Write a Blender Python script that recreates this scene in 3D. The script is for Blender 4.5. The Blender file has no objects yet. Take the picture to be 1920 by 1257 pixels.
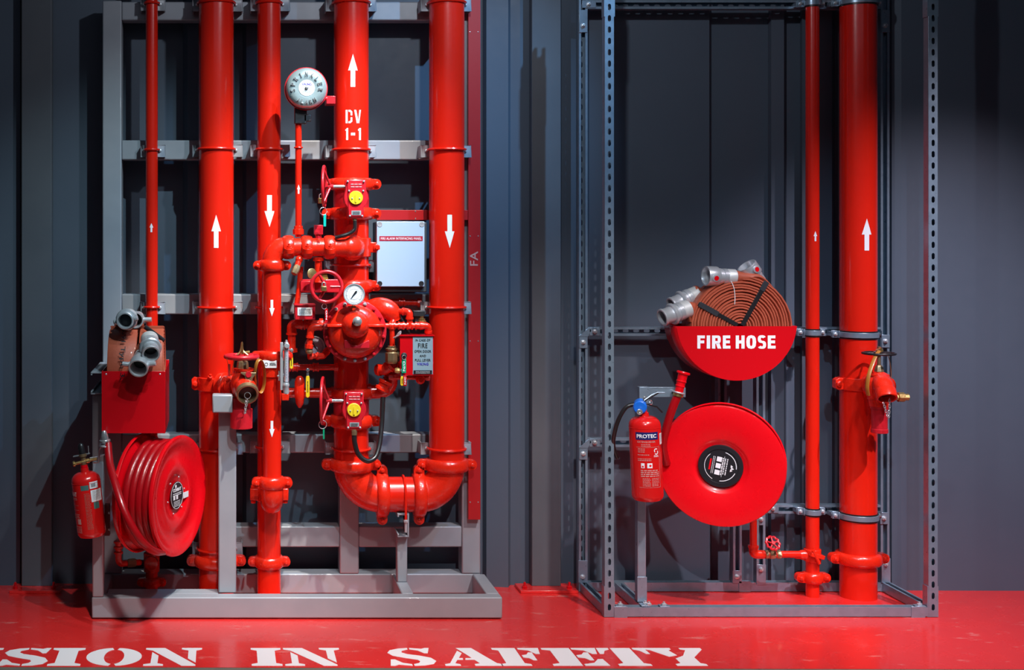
import bpy, bmesh, math, random
from mathutils import Vector as V, Matrix
random.seed(7)
scene = bpy.context.scene
COL = scene.collection
PI = math.pi
# ---- camera measurements of the place: eye height, focal length in frame pixels, principal point
F, H, CX, CY = 2437.0, 1.777, 420.0, 428.0
def X(px, Y): return (px-CX)*Y/F
def Z(py, Y): return H-(py-CY)*Y/F
def P(px, py, Y): return V((X(px, Y), Y, Z(py, Y)))
def S(n, Y=6.1): return n*Y/F

# ---------------------------------------------------------------- materials
MATS = {}
def mat(name, col, rough=.4, metal=0., coat=0., noise=0., nscale=30., bump=0., trans=0., col2=None, mix=0., mscale=4., emis=None, bscale=None):
    if name in MATS: return MATS[name]
    m = bpy.data.materials.new(name); m.use_nodes = True
    nt = m.node_tree; b = nt.nodes['Principled BSDF']
    b.inputs['Base Color'].default_value = (*col, 1)
    b.inputs['Roughness'].default_value = rough
    b.inputs['Metallic'].default_value = metal
    b.inputs['Coat Weight'].default_value = coat
    b.inputs['Coat Roughness'].default_value = .08
    if trans:
        b.inputs['Transmission Weight'].default_value = trans
    tc = nt.nodes.new('ShaderNodeTexCoord')
    if noise or bump:
        n = nt.nodes.new('ShaderNodeTexNoise'); n.inputs['Scale'].default_value = nscale; n.inputs['Detail'].default_value = 5
        nt.links.new(tc.outputs['Object'], n.inputs['Vector'])
        if noise:
            mr = nt.nodes.new('ShaderNodeMapRange'); mr.inputs['To Min'].default_value = max(.02, rough-noise); mr.inputs['To Max'].default_value = rough+noise
            nt.links.new(n.outputs['Fac'], mr.inputs['Value']); nt.links.new(mr.outputs['Result'], b.inputs['Roughness'])
        if bump:
            n2 = n
            if bscale:
                n2 = nt.nodes.new('ShaderNodeTexNoise'); n2.inputs['Scale'].default_value = bscale
                nt.links.new(tc.outputs['Object'], n2.inputs['Vector'])
            bp = nt.nodes.new('ShaderNodeBump'); bp.inputs['Strength'].default_value = bump; bp.inputs['Distance'].default_value = .004
            nt.links.new(n2.outputs['Fac'], bp.inputs['Height']); nt.links.new(bp.outputs['Normal'], b.inputs['Normal'])
    if col2:
        n3 = nt.nodes.new('ShaderNodeTexNoise'); n3.inputs['Scale'].default_value = mscale; n3.inputs['Detail'].default_value = 6
        nt.links.new(tc.outputs['Object'], n3.inputs['Vector'])
        r = nt.nodes.new('ShaderNodeMapRange'); r.inputs['From Min'].default_value = .35; r.inputs['From Max'].default_value = .7; r.inputs['To Max'].default_value = mix
        nt.links.new(n3.outputs['Fac'], r.inputs['Value'])
        mx = nt.nodes.new('ShaderNodeMix'); mx.data_type = 'RGBA'
        mx.inputs['A'].default_value = (*col, 1); mx.inputs['B'].default_value = (*col2, 1)
        nt.links.new(r.outputs['Result'], mx.inputs['Factor']); nt.links.new(mx.outputs['Result'], b.inputs['Base Color'])
    MATS[name] = m
    return m

RED   = mat('red_gloss_paint', (.74, .016, .005), .24, 0, .5, .05, 60, .03, col2=(.66, .011, .005), mix=.6, mscale=3)
REDC  = mat('red_cast_paint', (.74, .020, .006), .28, 0, .45, .08, 40, .3, bscale=55)
REDB  = mat('red_sheet_paint', (.58, .003, .008), .26, 0, .35, .03, 60, .008)
REDT  = mat('red_trunking_paint', (.42, .006, .010), .45, 0, .1, .05, 40, .03)
REDP  = mat('crimson_valve_paint', (.56, .013, .024), .32, 0, .45, .08, 60, .2, bscale=70)
REDH  = mat('red_rubber_hose', (.36, .002, .006), .30, 0, .2, .05, 90, .1)
REDR  = mat('red_reel_paint', (.74, .002, .008), .28, 0, .35, .03, 30, .006)
GREY  = mat('grey_primer_steel', (.34, .36, .40), .46, .1, .15, .1, 25, .04, col2=(.28, .31, .35), mix=.7, mscale=6)
ZINC  = mat('zinc_plated_steel', (.30, .40, .50), .32, .55, 0, .12, 70, .04, col2=(.22, .30, .38), mix=.6, mscale=25)
CHROME= mat('polished_metal', (.75, .78, .80), .18, .8, 0, .06, 50, .02)
ALU   = mat('cast_aluminium', (.58, .62, .66), .34, .55, 0, .08, 60, .15)
BRASS = mat('brass', (.62, .42, .16), .30, .9, 0, .1, 60, .12)
BRONZ = mat('dull_bronze', (.38, .27, .15), .42, .8, 0, .1, 60, .2)
AMBER = mat('tan_leather_strap', (.38, .15, .022), .40, 0, .2, .1, 60, .1)
BLACK = mat('black_rubber', (.012, .012, .014), .35, 0, .2, .1, 60, .05)
DARK  = mat('dark_plastic', (.02, .021, .025), .4, 0, .1, .1, 60, .05)
WHITE = mat('white_paint', (.82, .84, .88), .5, 0, 0, .05, 60, .02)
LABEL = mat('printed_label_white', (.75, .77, .8), .4, 0, 0, .05, 60, .01)
SILV  = mat('silver_label', (.26, .38, .44), .45, .1, 0, .05, 60, .02)
PANEL = mat('pale_grey_plastic', (.36, .50, .66), .45, 0, .1, .06, 40, .04)
YELL  = mat('yellow_plastic', (.80, .60, .02), .4, 0, .2, .05, 50, .03)
GREEN = mat('green_tag', (.0, .30, .14), .4, 0, .1, .05, 50, .02)
TEAL  = mat('teal_key_fob', (.0, .45, .38), .4, 0, .1, .05, 50, .02)
BLUE  = mat('blue_plastic', (.01, .16, .75), .35, 0, .2, .05, 50, .02)
NAVY  = mat('navy_print', (.01, .015, .12), .4, 0, 0, .05, 50, .01)
VIO   = mat('violet_print', (.04, .02, .45), .4, 0, 0, .05, 50, .01)
PRINT = mat('black_print', (.012, .014, .018), .4, 0, 0, .05, 50, .01)
PINKP = mat('pale_pink_print', (.55, .30, .28), .5, 0, 0, .05, 50, .01)
CANV  = mat('red_brown_canvas_hose', (.42, .085, .04), .55, 0, .05, .1, 120, .2, col2=(.34, .06, .028), mix=.7, mscale=20)
GLASS = mat('clear_plastic', (.85, .9, 1.), .08, 0, 0, .02, 50, .01, trans=.75)
LEAD  = mat('black_strap', (.02, .023, .03), .5, 0, 0, .1, 90, .1)

# ---------------------------------------------------------------- mesh builder
def frame(axis, up=None):
    a = V(axis).normalized()
    u = V(up) if up is not None else (V((0, 0, 1)) if abs(a.z) < .9 else V((0, -1, 0)))
    u = (u-a*u.dot(a)).normalized()
    return a, u, a.cross(u)
class MB:
    def __init__(s): s.bm = bmesh.new()
    def box(s, x0, x1, y0, y1, z0, z1):
        if x0 > x1: x0, x1 = x1, x0
        if y0 > y1: y0, y1 = y1, y0
        if z0 > z1: z0, z1 = z1, z0
        v = [s.bm.verts.new((x, y, z)) for x in (x0, x1) for y in (y0, y1) for z in (z0, z1)]
        for f in ((0,1,3,2),(4,6,7,5),(0,4,5,1),(2,3,7,6),(0,2,6,4),(1,5,7,3)):
            s.bm.faces.new([v[i] for i in f])
        return s
    def bar(s, p0, p1, w, d, up=None):
        a, u, r = frame(V(p1)-V(p0), up)
        vs = []
        for p in (V(p0), V(p1)):
            for (i, j) in ((-1,-1),(1,-1),(1,1),(-1,1)): vs.append(s.bm.verts.new(p+r*(i*w/2)+u*(j*d/2)))
        for f in ((3,2,1,0),(4,5,6,7),(0,1,5,4),(1,2,6,5),(2,3,7,6),(3,0,4,7)): s.bm.faces.new([vs[i] for i in f])
        return s
    def lathe(s, o, axis, prof, seg=32, cap=True, up=None, a0=0., sx=1.):
        o = V(o); a, u, r = frame(axis, up); rings = []
        for t, rad in prof:
            if rad < 1e-6: rings.append([s.bm.verts.new(o+a*t)])
            else: rings.append([s.bm.verts.new(o+a*t+(u*math.cos(a0+2*PI*k/seg)+r*math.sin(a0+2*PI*k/seg)*sx)*rad) for k in range(seg)])
        for A, B in zip(rings, rings[1:]):
            for k in range(seg):
                k2 = (k+1) % seg
                if len(A) == 1 and len(B) == 1: continue
                if len(A) == 1: s.bm.faces.new((A[0], B[k], B[k2]))
                elif len(B) == 1: s.bm.faces.new((A[k], A[k2], B[0]))
                else: s.bm.faces.new((A[k], A[k2], B[k2], B[k]))
        if cap:
            for R in (rings[0], rings[-1]):
                if len(R) > 2: s.bm.faces.new(R)
        return s
    def cyl(s, p0, p1, r, r1=None, seg=24, cap=True):
        d = V(p1)-V(p0)
        return s.lathe(p0, d, [(0, r), (d.length, r if r1 is None else r1)], seg, cap)
    def ball(s, c, r, seg=20, n=10, axis=(0,0,1), k=1.):
        return s.lathe(c, axis, [(-r*k*math.cos(PI*i/n), r*math.sin(PI*i/n)) for i in range(n+1)], seg, False)
    def hexa(s, c, axis, r, h):
        s.lathe(c, axis, [(0, r), (h*.85, r), (h, r*.8)], 6)
        return s
    def tube(s, pts, r, seg=12, closed=False, cap=True, flat=None, up=None):
        pts = [V(p) for p in pts]; n = len(pts); rings = []; u = None
        for i in range(n):
            if closed: d = pts[(i+1) % n]-pts[i-1]
            else: d = pts[min(i+1, n-1)]-pts[max(i-1, 0)]
            d.normalize()
            if u is None: _, u, _ = frame(d, up)
            else:
                u = u-d*u.dot(d)
                u = u.normalized() if u.length > 1e-6 else frame(d)[1]
            w = d.cross(u)
            rr = r[i] if isinstance(r, (list, tuple)) else r
            fl = 1. if flat is None else (flat[i] if isinstance(flat, (list, tuple)) else flat)
            rings.append([s.bm.verts.new(pts[i]+u*(math.cos(2*PI*k/seg)*rr)+w*(math.sin(2*PI*k/seg)*rr*fl)) for k in range(seg)])
        prs = list(zip(rings, rings[1:]))+([(rings[-1], rings[0])] if closed else [])
        for A, B in prs:
            for k in range(seg): s.bm.faces.new((A[k], A[(k+1) % seg], B[(k+1) % seg], B[k]))
        if cap and not closed: s.bm.faces.new(rings[0]); s.bm.faces.new(rings[-1])
        return s
    def ring(s, c, axis, R, r, n=40, seg=10, a0=0., a1=2*PI, up=None):
        c = V(c); a, u, w = frame(axis, up); full = abs(a1-a0-2*PI) < 1e-6
        m = n if full else n+1
        pts = [c+(u*math.cos(a0+(a1-a0)*i/n)+w*math.sin(a0+(a1-a0)*i/n))*R for i in range(m)]
        return s.tube(pts, r, seg, closed=full)
    def prism(s, poly, o, u, v, w):
        """poly of 2d points in the (u, v) plane at o, pushed along w"""
        o, u, v, w = V(o), V(u), V(v), V(w)
        A = [s.bm.verts.new(o+u*x+v*y) for x, y in poly]
        B = [s.bm.verts.new(o+u*x+v*y+w) for x, y in poly]
        fs = [s.bm.faces.new(A), s.bm.faces.new(list(reversed(B)))]
        n = len(A)
        for f in fs: f.normal_update()
        bmesh.ops.triangulate(s.bm, faces=fs)
        for i in range(n): s.bm.faces.new((A[i], B[i], B[(i+1) % n], A[(i+1) % n]))
        return s
    def strip(s, path, w, up):
        """rectangular band section swept: path of (point, normal), band w=(half width vec)"""
        return s

def fillet(pts, rad, n=8):
    pts = [V(p) for p in pts]; out = [pts[0]]
    for i in range(1, len(pts)-1):
        a, b, c = pts[i-1], pts[i], pts[i+1]
        d1, d2 = (a-b), (c-b); l1, l2 = d1.length, d2.length
        d1.normalize(); d2.normalize()
        ang = d1.angle(d2)
        if ang > PI-.02: out.append(b); continue
        t = min(rad/math.tan(ang/2), l1*.49, l2*.49)
        p0, p1 = b+d1*t, b+d2*t
        for k in range(n+1):
            q = k/n; out.append(p0*(1-q)**2+b*2*q*(1-q)+p1*q*q)
    out.append(pts[-1]); return out
def spline(pts, n=8):
    pts = [V(p) for p in pts]; out = []
    for i in range(len(pts)-1):
        p0 = pts[max(i-1, 0)]; p1 = pts[i]; p2 = pts[i+1]; p3 = pts[min(i+2, len(pts)-1)]
        for k in range(n):
            t = k/n
            out.append(.5*((2*p1)+(p2-p0)*t+(2*p0-5*p1+4*p2-p3)*t*t+(3*p1-p0-3*p2+p3)*t**3))
    out.append(pts[-1]); return out

# ---------------------------------------------------------------- object plumbing
WM = {}
def things(o, label, cat, group=None):
    o['label'] = label; o['category'] = cat
    if group: o['group'] = group
def thing(name, label, cat, loc, rot=(0, 0, 0), group=None):
    o = bpy.data.objects.new(name, None); COL.objects.link(o)
    o.empty_display_size = .05
    o.location = loc; o.rotation_euler = rot
    from mathutils import Euler
    WM[o] = Matrix.Translation(V(loc)) @ Euler(rot).to_matrix().to_4x4()
    things(o, label, cat, group)
    return o
def part(name, mb, m, parent=None, label=None, bevel=0., local=False, smooth=True, ang=38, origin=None, solid=0., sub=0):
    bm = mb.bm
    bmesh.ops.remove_doubles(bm, verts=bm.verts, dist=1e-6)
    bmesh.ops.recalc_face_normals(bm, faces=bm.faces)
    if parent is not None: M = WM[parent]
    else:
        if origin is None:
            zs = [v.co for v in bm.verts]
            origin = V(((min(p.x for p in zs)+max(p.x for p in zs))/2, (min(p.y for p in zs)+max(p.y for p in zs))/2, min(p.z for p in zs)))
        M = Matrix.Translation(V(origin))
    if not local or parent is None: bm.transform(M.inverted())
    if smooth:
        for f in bm.faces: f.smooth = True
        lim = math.radians(ang)
        for e in bm.edges:
            if len(e.link_faces) == 2:
                if e.calc_face_angle(0) > lim: e.smooth = False
    me = bpy.data.meshes.new(name); bm.to_mesh(me); bm.free()
    if isinstance(m, (list, tuple)):
        for q in m: me.materials.append(q)
    else: me.materials.append(m)
    o = bpy.data.objects.new(name, me); COL.objects.link(o)
    if parent is not None: o.parent = parent
    else: o.location = M.translation
    WM[o] = M
    if label: o['label'] = label
    if solid:
        md = o.modifiers.new('thickness', 'SOLIDIFY'); md.thickness = solid; md.offset = 0
    if bevel:
        md = o.modifiers.new('bevel', 'BEVEL'); md.width = bevel; md.segments = 2; md.limit_method = 'ANGLE'; md.angle_limit = math.radians(50)
    if sub:
        md = o.modifiers.new('sub', 'SUBSURF'); md.levels = sub; md.render_levels = sub
    return o
def solo(name, mb, m, label, cat, group=None, **k):
    o = part(name, mb, m, None, **k); things(o, label, cat, group); return o
def struct(name, mb, m, **k):
    o = part(name, mb, m, None, origin=(0, 0, 0), **k); o['kind'] = 'structure'; return o

# ---- flat shapes: lists of polygons in (u, v)
def text_shape(s, cx, cz, w, h, bold=0., sp=1.):
    cu = bpy.data.curves.new('t', 'FONT'); cu.body = s; cu.size = 1; cu.offset = bold; cu.resolution_u = 3; cu.space_character = sp
    ob = bpy.data.objects.new('t', cu); COL.objects.link(ob)
    dg = bpy.context.evaluated_depsgraph_get()
    me = bpy.data.meshes.new_from_object(ob.evaluated_get(dg))
    vs = [v.co.copy() for v in me.vertices]; fs = [list(p.vertices) for p in me.polygons]
    bpy.data.objects.remove(ob); bpy.data.curves.remove(cu); bpy.data.meshes.remove(me)
    if not vs: return []
    x0, x1 = min(v.x for v in vs), max(v.x for v in vs); y0, y1 = min(v.y for v in vs), max(v.y for v in vs)
    if w is None: w = h*(x1-x0)/(y1-y0)
    P2 = [(cx+((v.x-x0)/(x1-x0)-.5)*w, cz+((v.y-y0)/(y1-y0)-.5)*h) for v in vs]
    return [[P2[i] for i in f] for f in fs]
def rect(cx, cz, w, h): return [[(cx-w/2, cz-h/2), (cx+w/2, cz-h/2), (cx+w/2, cz+h/2), (cx-w/2, cz+h/2)]]
def disc2(cx, cz, r, n=40, sx=1): return [[(cx+r*sx*math.cos(2*PI*k/n), cz+r*math.sin(2*PI*k/n)) for k in range(n)]]
def ring2(cx, cz, r0, r1, a0=0, a1=2*PI, n=40):
    out = []
    for k in range(n):
        a, b = a0+(a1-a0)*k/n, a0+(a1-a0)*(k+1)/n
        out.append([(cx+r0*math.cos(a), cz+r0*math.sin(a)), (cx+r1*math.cos(a), cz+r1*math.sin(a)), (cx+r1*math.cos(b), cz+r1*math.sin(b)), (cx+r0*math.cos(b), cz+r0*math.sin(b))])
    return out
def lines2(cx, z0, w, dz, n, h, seed=1):
    """small illegible print: short word blocks in rows"""
    rnd = random.Random(seed); out = []
    for i in range(n):
        x = cx-w/2
        while x < cx+w/2-h:
            L = rnd.uniform(1.2, 4)*h; L = min(L, cx+w/2-x)
            out += rect(x+L/2, z0-i*dz, L, h); x += L+h*.7
    return out
def arrow2(cx, cz, w, h, up=True):
    s = 1 if up else -1
    return [[(cx-w*.24, cz-s*h/2), (cx+w*.24, cz-s*h/2), (cx+w*.24, cz), (cx-w*.24, cz)][::1],
            [(cx-w/2, cz-s*h*0), (cx+w/2, cz-s*h*0), (cx, cz+s*h/2)]]
def rot2(polys, a, cx=0, cz=0):
    c, s = math.cos(a), math.sin(a)
    return [[(cx+(x-cx)*c-(y-cz)*s, cz+(x-cx)*s+(y-cz)*c) for x, y in p] for p in polys]
def flat(polys, o, u, v, n, off=.0008, th=.0006):
    """decal plate lying on a plane at o (u right, v up, n outward)"""
    mb = MB(); o = V(o); u = V(u); v = V(v); n = V(n)
    for p in polys:
        vs = [mb.bm.verts.new(o+u*x+v*y+n*off) for x, y in p]
        try: mb.bm.faces.new(vs)
        except ValueError: pass
    fs = mb.bm.faces[:]
    r = bmesh.ops.extrude_face_region(mb.bm, geom=fs)
    bmesh.ops.translate(mb.bm, vec=n*th, verts=[g for g in r['geom'] if isinstance(g, bmesh.types.BMVert)])
    return mb
def wrap(polys, c, R, ang=0., off=.0008):
    """decal on a vertical cylinder of radius R about c; u measured round the front from angle ang (0 = towards -Y)"""
    mb = MB(); bm = mb.bm
    for p in polys:
        try: bm.faces.new([bm.verts.new((x, 0, z)) for x, z in p])
        except ValueError: pass
    xs = [v.co.x for v in bm.verts]; st = R*.16; k = math.floor(min(xs)/st)
    while k*st < max(xs):
        bmesh.ops.bisect_plane(bm, geom=bm.verts[:]+bm.edges[:]+bm.faces[:], plane_co=(k*st, 0, 0), plane_no=(1, 0, 0)); k += 1
    for v in bm.verts:
        a = v.co.x/R+ang; z = v.co.z
        v.co = V(c)+V(((R+off)*math.sin(a), -(R+off)*math.cos(a), z))
    return mb
UX, UZ, UN = (1, 0, 0), (0, 0, 1), (0, -1, 0)
# ---------------------------------------------------------------- setting
def cut_floor():
    m = mat('red_floor_paint', (.74, .028, .026), .26, 0, .35, .1, 9, .04, col2=(.70, .022, .022), mix=.8, mscale=3.)
    nt = m.node_tree; b = nt.nodes['Principled BSDF']
    base = b.inputs['Base Color'].links[0].from_socket
    tc = nt.nodes.new('ShaderNodeTexCoord')
    mp = nt.nodes.new('ShaderNodeMapping'); mp.inputs['Scale'].default_value = (5, 14, 1)
    n = nt.nodes.new('ShaderNodeTexNoise'); n.inputs['Scale'].default_value = 1.2; n.inputs['Detail'].default_value = 8; n.inputs['Roughness'].default_value = .65
    nt.links.new(tc.outputs['Object'], mp.inputs[0]); nt.links.new(mp.outputs[0], n.inputs['Vector'])
    cr = nt.nodes.new('ShaderNodeMapRange'); cr.inputs['From Min'].default_value = .60; cr.inputs['From Max'].default_value = .68; cr.inputs['To Max'].default_value = .38
    nt.links.new(n.outputs['Fac'], cr.inputs['Value'])
    mx = nt.nodes.new('ShaderNodeMix'); mx.data_type = 'RGBA'; mx.inputs['B'].default_value = (.75, .42, .38, 1)
    nt.links.new(cr.outputs[0], mx.inputs['Factor']); nt.links.new(base, mx.inputs['A']); nt.links.new(mx.outputs['Result'], b.inputs['Base Color'])
    return m
FLOORM = cut_floor()
WALLM = mat('blue_grey_wall_paint', (.082, .108, .148), .55, 0, 0, .08, 20, .04, col2=(.070, .094, .132), mix=.8, mscale=1.5)
COLM = mat('grey_column_paint', (.105, .118, .138), .6, 0, 0, .08, 20, .05, col2=(.07, .08, .10), mix=.8, mscale=2)
CONC = mat('grey_green_concrete', (.14, .145, .12), .75, 0, 0, .1, 30, .2, col2=(.10, .105, .09), mix=.8, mscale=12)
Yl, Yr = 5.262, 5.232
mb = MB()
xs = [-5, 8]
yl = Yl+(-5-X(0, 5.25))*(Yr-Yl)/(X(1920, 5.25)-X(0, 5.25)); yr = Yl+(8-X(0, 5.25))*(Yr-Yl)/(X(1920, 5.25)-X(0, 5.25))
mb.prism([(-5, yl), (8, yr), (8, 6.75), (-5, 6.75)], (0, 0, -.1), (1, 0, 0), (0, 1, 0), (0, 0, .1))
struct('floor', mb, FLOORM, smooth=False)
mb = MB(); mb.prism([(-5, -3), (8, -3), (8, yr-.001), (-5, yl-.001)], (0, 0, -.1), (1, 0, 0), (0, 1, 0), (0, 0, .099))
struct('trim_1', mb, CONC, smooth=False)
# back wall: pressed steel sheet with shallow ribs, run of (px at the wall, depth)
prof = [(-1600, 6.46), (38, 6.46), (40, 6.49), (150, 6.49), (180, 6.49), (343, 6.49), (352, 6.44), (371, 6.41), (374, 6.49), (455, 6.49), (462, 6.44), (482, 6.42), (484, 6.475),
        (583, 6.475), (905, 6.475), (912, 6.44), (953, 6.425), (957, 6.47), (975, 6.46), (1080, 6.50), (1092, 6.455), (1330, 6.455), (1334, 6.50), (1440, 6.50),
        (1446, 6.455), (1470, 6.45), (1475, 6.49), (1500, 6.49), (1504, 6.44), (1560, 6.44), (1565, 6.49), (1645, 6.49), (1672, 6.385), (1690, 6.37), (2900, 6.34)]
mb = MB()
poly = [(X(p, y), y) for p, y in prof]
n = len(poly)
lo = [mb.bm.verts.new((x, y, -.05)) for x, y in poly]; hi = [mb.bm.verts.new((x, y, 4.6)) for x, y in poly]
for i in range(n-1): mb.bm.faces.new((lo[i], lo[i+1], hi[i+1], hi[i]))
lb = [mb.bm.verts.new((x, 6.7, -.05)) for x, y in poly]; hb = [mb.bm.verts.new((x, 6.7, 4.6)) for x, y in poly]
for i in range(n-1): mb.bm.faces.new((hi[i], hi[i+1], hb[i+1], hb[i])); mb.bm.faces.new((lb[i], lb[i+1], hb[i+1], hb[i]))
struct('wall_back', mb, WALLM, smooth=False)

def column(p0, p1, b0, b1, label):
    t = thing('steel_column', label, 'column', (X((p0+p1)/2, 6.44), 6.42, 0), group='columns against the back wall')
    mb = MB(); mb.box(X(p0, 6.40), X(p1, 6.40), 6.40, 6.455, .012, 4.5); part('column_shaft', mb, COLM, t, bevel=.004)
    mb = MB(); mb.box(X(b0, 6.33), X(b1, 6.33), 6.315, 6.45, 0, .014); part('base_plate', mb, FLOORM, t, label='red painted base plate', bevel=.002)
    for px in (b0+10, b1-14):
        mb = MB(); mb.hexa((X(px, 6.34), 6.355, .014), (0, 0, 1), .013, .014); mb.cyl((X(px, 6.34), 6.355, .014), (X(px, 6.34), 6.355, .045), .006); part('anchor_bolt', mb, REDB, t)
column(40, 97, 18, 114, 'grey steel column beyond the small tilted extinguisher, red plate at its foot')
column(997, 1052, 975, 1083, 'grey steel column between the two racks, red plate at its foot')

# ---------------------------------------------------------------- floor lettering (stencil slab letters)
def gl(ch):
    I = [[(0,0),(1,0),(1,.09),(.80,.15),(.80,.85),(1,.91),(1,1),(0,1),(0,.91),(.2,.85),(.2,.15),(0,.09)]]
    def oarc(a0, a1, cx=.5, cz=.5, ro=(.5,.5), ri=(.17,.40), n=18):
        A = [(cx+ro[0]*math.cos(a0+(a1-a0)*i/n), cz+ro[1]*math.sin(a0+(a1-a0)*i/n)) for i in range(n+1)]
        B = [(cx+ri[0]*math.cos(a1+(a0-a1)*i/n), cz+ri[1]*math.sin(a1+(a0-a1)*i/n)) for i in range(n+1)]
        return A+B
    if ch == 'I': return I
    if ch == 'O': return [oarc(-1.47, 1.47, .515), oarc(1.67, 4.61, .485)]
    if ch == 'S': return [
        [(.50,1.),(.30,.97),(.10,.87),(.03,.72),(.12,.56),(.35,.44),(.62,.33),(.66,.24),(.62,.15),(.50,.09),(.50,0),(.72,.02),(.92,.10),(1.,.26),(.92,.44),(.70,.56),(.44,.65),(.34,.74),(.36,.84),(.50,.92)],
        [(.54,1.),(.54,.92),(.70,.86),(.82,.70),(.90,.70),(.97,1.),(.88,1.),(.80,.95)],
        [(.46,0),(.46,.08),(.28,.15),(.14,.34),(.05,.34),(0,0),(.10,0),(.18,.06)]]
    if ch == 'N': return [
        [(0,1),(0,.92),(.12,.86),(.66,.0),(.90,0),(.90,.06),(.34,1)],
        [(0,0),(.34,0),(.34,.08),(.24,.13),(.24,.56),(.12,.76),(.12,.13),(0,.08)],
        [(.64,1),(.64,.92),(.76,.86),(.76,.40),(.90,.17),(.90,.86),(1,.92),(1,1)]]
    if ch == 'A': return [
        [(.34,1),(.62,1),(.92,.14),(1,.09),(1,0),(.52,0),(.52,.09),(.62,.13),(.56,.33),(.40,.33),(.42,.42),(.53,.42),(.44,.72)],
        [(0,0),(.27,0),(.27,.08),(.19,.13),(.26,.33),(.36,.33),(.37,.42),(.30,.42),(.40,.70),(.34,.84),(.10,.13),(0,.08)]]
    if ch in 'FE':
        L = [[(0,0),(.62,0),(.62,.09),(.50,.14),(.50,.86),(.50,1),(0,1),(0,.91),(.12,.86),(.12,.14),(0,.09)] if ch == 'F' else
             [(0,0),(.52,0),(.52,1),(0,1),(0,.91),(.14,.86),(.14,.14),(0,.09)],
             [(.55,1),(.55,.92),(.75,.86),(.86,.66),(.95,.66),(1,1)],
             [(.55,.58),(.55,.46),(.66,.42),(.72,.30),(.80,.30),(.80,.74),(.72,.74),(.66,.62)]]
        if ch == 'E': L.append([(.56,0),(.56,.08),(.76,.15),(.88,.36),(.97,.36),(1,0)])
        return L
    if ch == 'T': return [
        [(.18,0),(.82,0),(.82,.09),(.70,.14),(.70,1),(.30,1),(.30,.14),(.18,.09)],
        [(.26,1),(.26,.92),(.15,.84),(.08,.66),(0,.66),(.02,1)],
        [(.74,1),(.74,.92),(.85,.84),(.92,.66),(1,.66),(.98,1)]]
    if ch == 'Y': return [
        [(.28,0),(.80,0),(.80,.09),(.72,.14),(.72,.46),(1,.91),(1,1),(.62,1),(.62,.92),(.70,.88),(.56,.56),(.38,.40),(.38,.14),(.28,.09)],
        [(0,1),(0,.92),(.08,.88),(.30,.50),(.46,.58),(.40,.86),(.46,.92),(.46,1)]]
def floor_word(glyphs, label, name='floor_lettering'):
    mb = MB()
    for ch, p0, p1 in glyphs:
        x0, x1 = X(p0, 5.37), X(p1, 5.37); sk = .0
        for k, poly in enumerate(gl(ch)):
            q = [(x0+(x1-x0)*u, 5.272+v*.222) for u, v in poly]
            mb.prism(q, (0, 0, .0003), (1, 0, 0), (0, 1, 0), (0, 0, .0010+.0002*k))
    solo(name, mb, WHITE, label, 'floor lettering', smooth=False)
floor_word([('I', -70, -2), ('S', 2, 92), ('I', 94, 155), ('O', 163, 264), ('N', 271, 378)], 'white stencilled letters SION painted on the red floor, first of the three words')
floor_word([('I', 471, 528), ('N', 533, 640)], 'white stencilled word IN painted on the red floor')
floor_word([('S', 727, 815), ('A', 828, 934), ('F', 932, 1022), ('E', 1027, 1131), ('T', 1131, 1226), ('Y', 1224, 1333)], 'white stencilled word SAFETY painted on the red floor')

# ---------------------------------------------------------------- pale steel frame on the left
fr = thing('pipe_support_frame', 'pale grey welded steel frame carrying the cluster of red pipes and valves', 'frame', (X(545, 6.3), 6.15, 0))
YF, YB = 6.30, 6.40
zt = Z(1, YF)
def tube_box(name, x0, x1, y0, y1, z0, z1):
    mb = MB(); mb.box(x0, x1, y0, y1, z0, z1); return part(name, mb, GREY, fr, bevel=.006)
for a, b in ((192, 228), (637, 673), (866, 901)):
    tube_box('upright', X(a, YF), X(b, YF), YF, YB, .1, zt)
xl, xm0, xm1, xr = X(228, YF), X(637, YF), X(673, YF), X(866, YF)
for a, b in ((3, 38), (263, 300), (552, 590), (815, 850), (988, 1027)):
    z1, z0 = Z(a, YF), Z(b, YF)
    tube_box('cross_rail', xl, xm0, YF+.003, YB-.003, z0, z1); tube_box('cross_rail', xm1, xr, YF+.003, YB-.003, z0, z1)
tube_box('base_beam', X(172, 5.90), X(942, 5.90), 5.90, 5.965, .004, .1)
tube_box('base_beam', X(192, YF), X(901, YF), YF, YB, .004, .1)
tube_box('base_beam', X(172, 5.90), X(172, 5.90)+.06, 5.965, YF, .004, .1)
tube_box('base_beam', X(942, 5.90)-.06, X(942, 5.90), 5.965, YF, .004, .1)
xm = X(752, 6.19)
tube_box('base_beam', xm-.027, xm+.027, 5.965, YF, .004, .1)
tube_box('base_beam', X(172, 5.9)+.062, X(410, 6.0), 5.966, 6.05, .004, .098)
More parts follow.
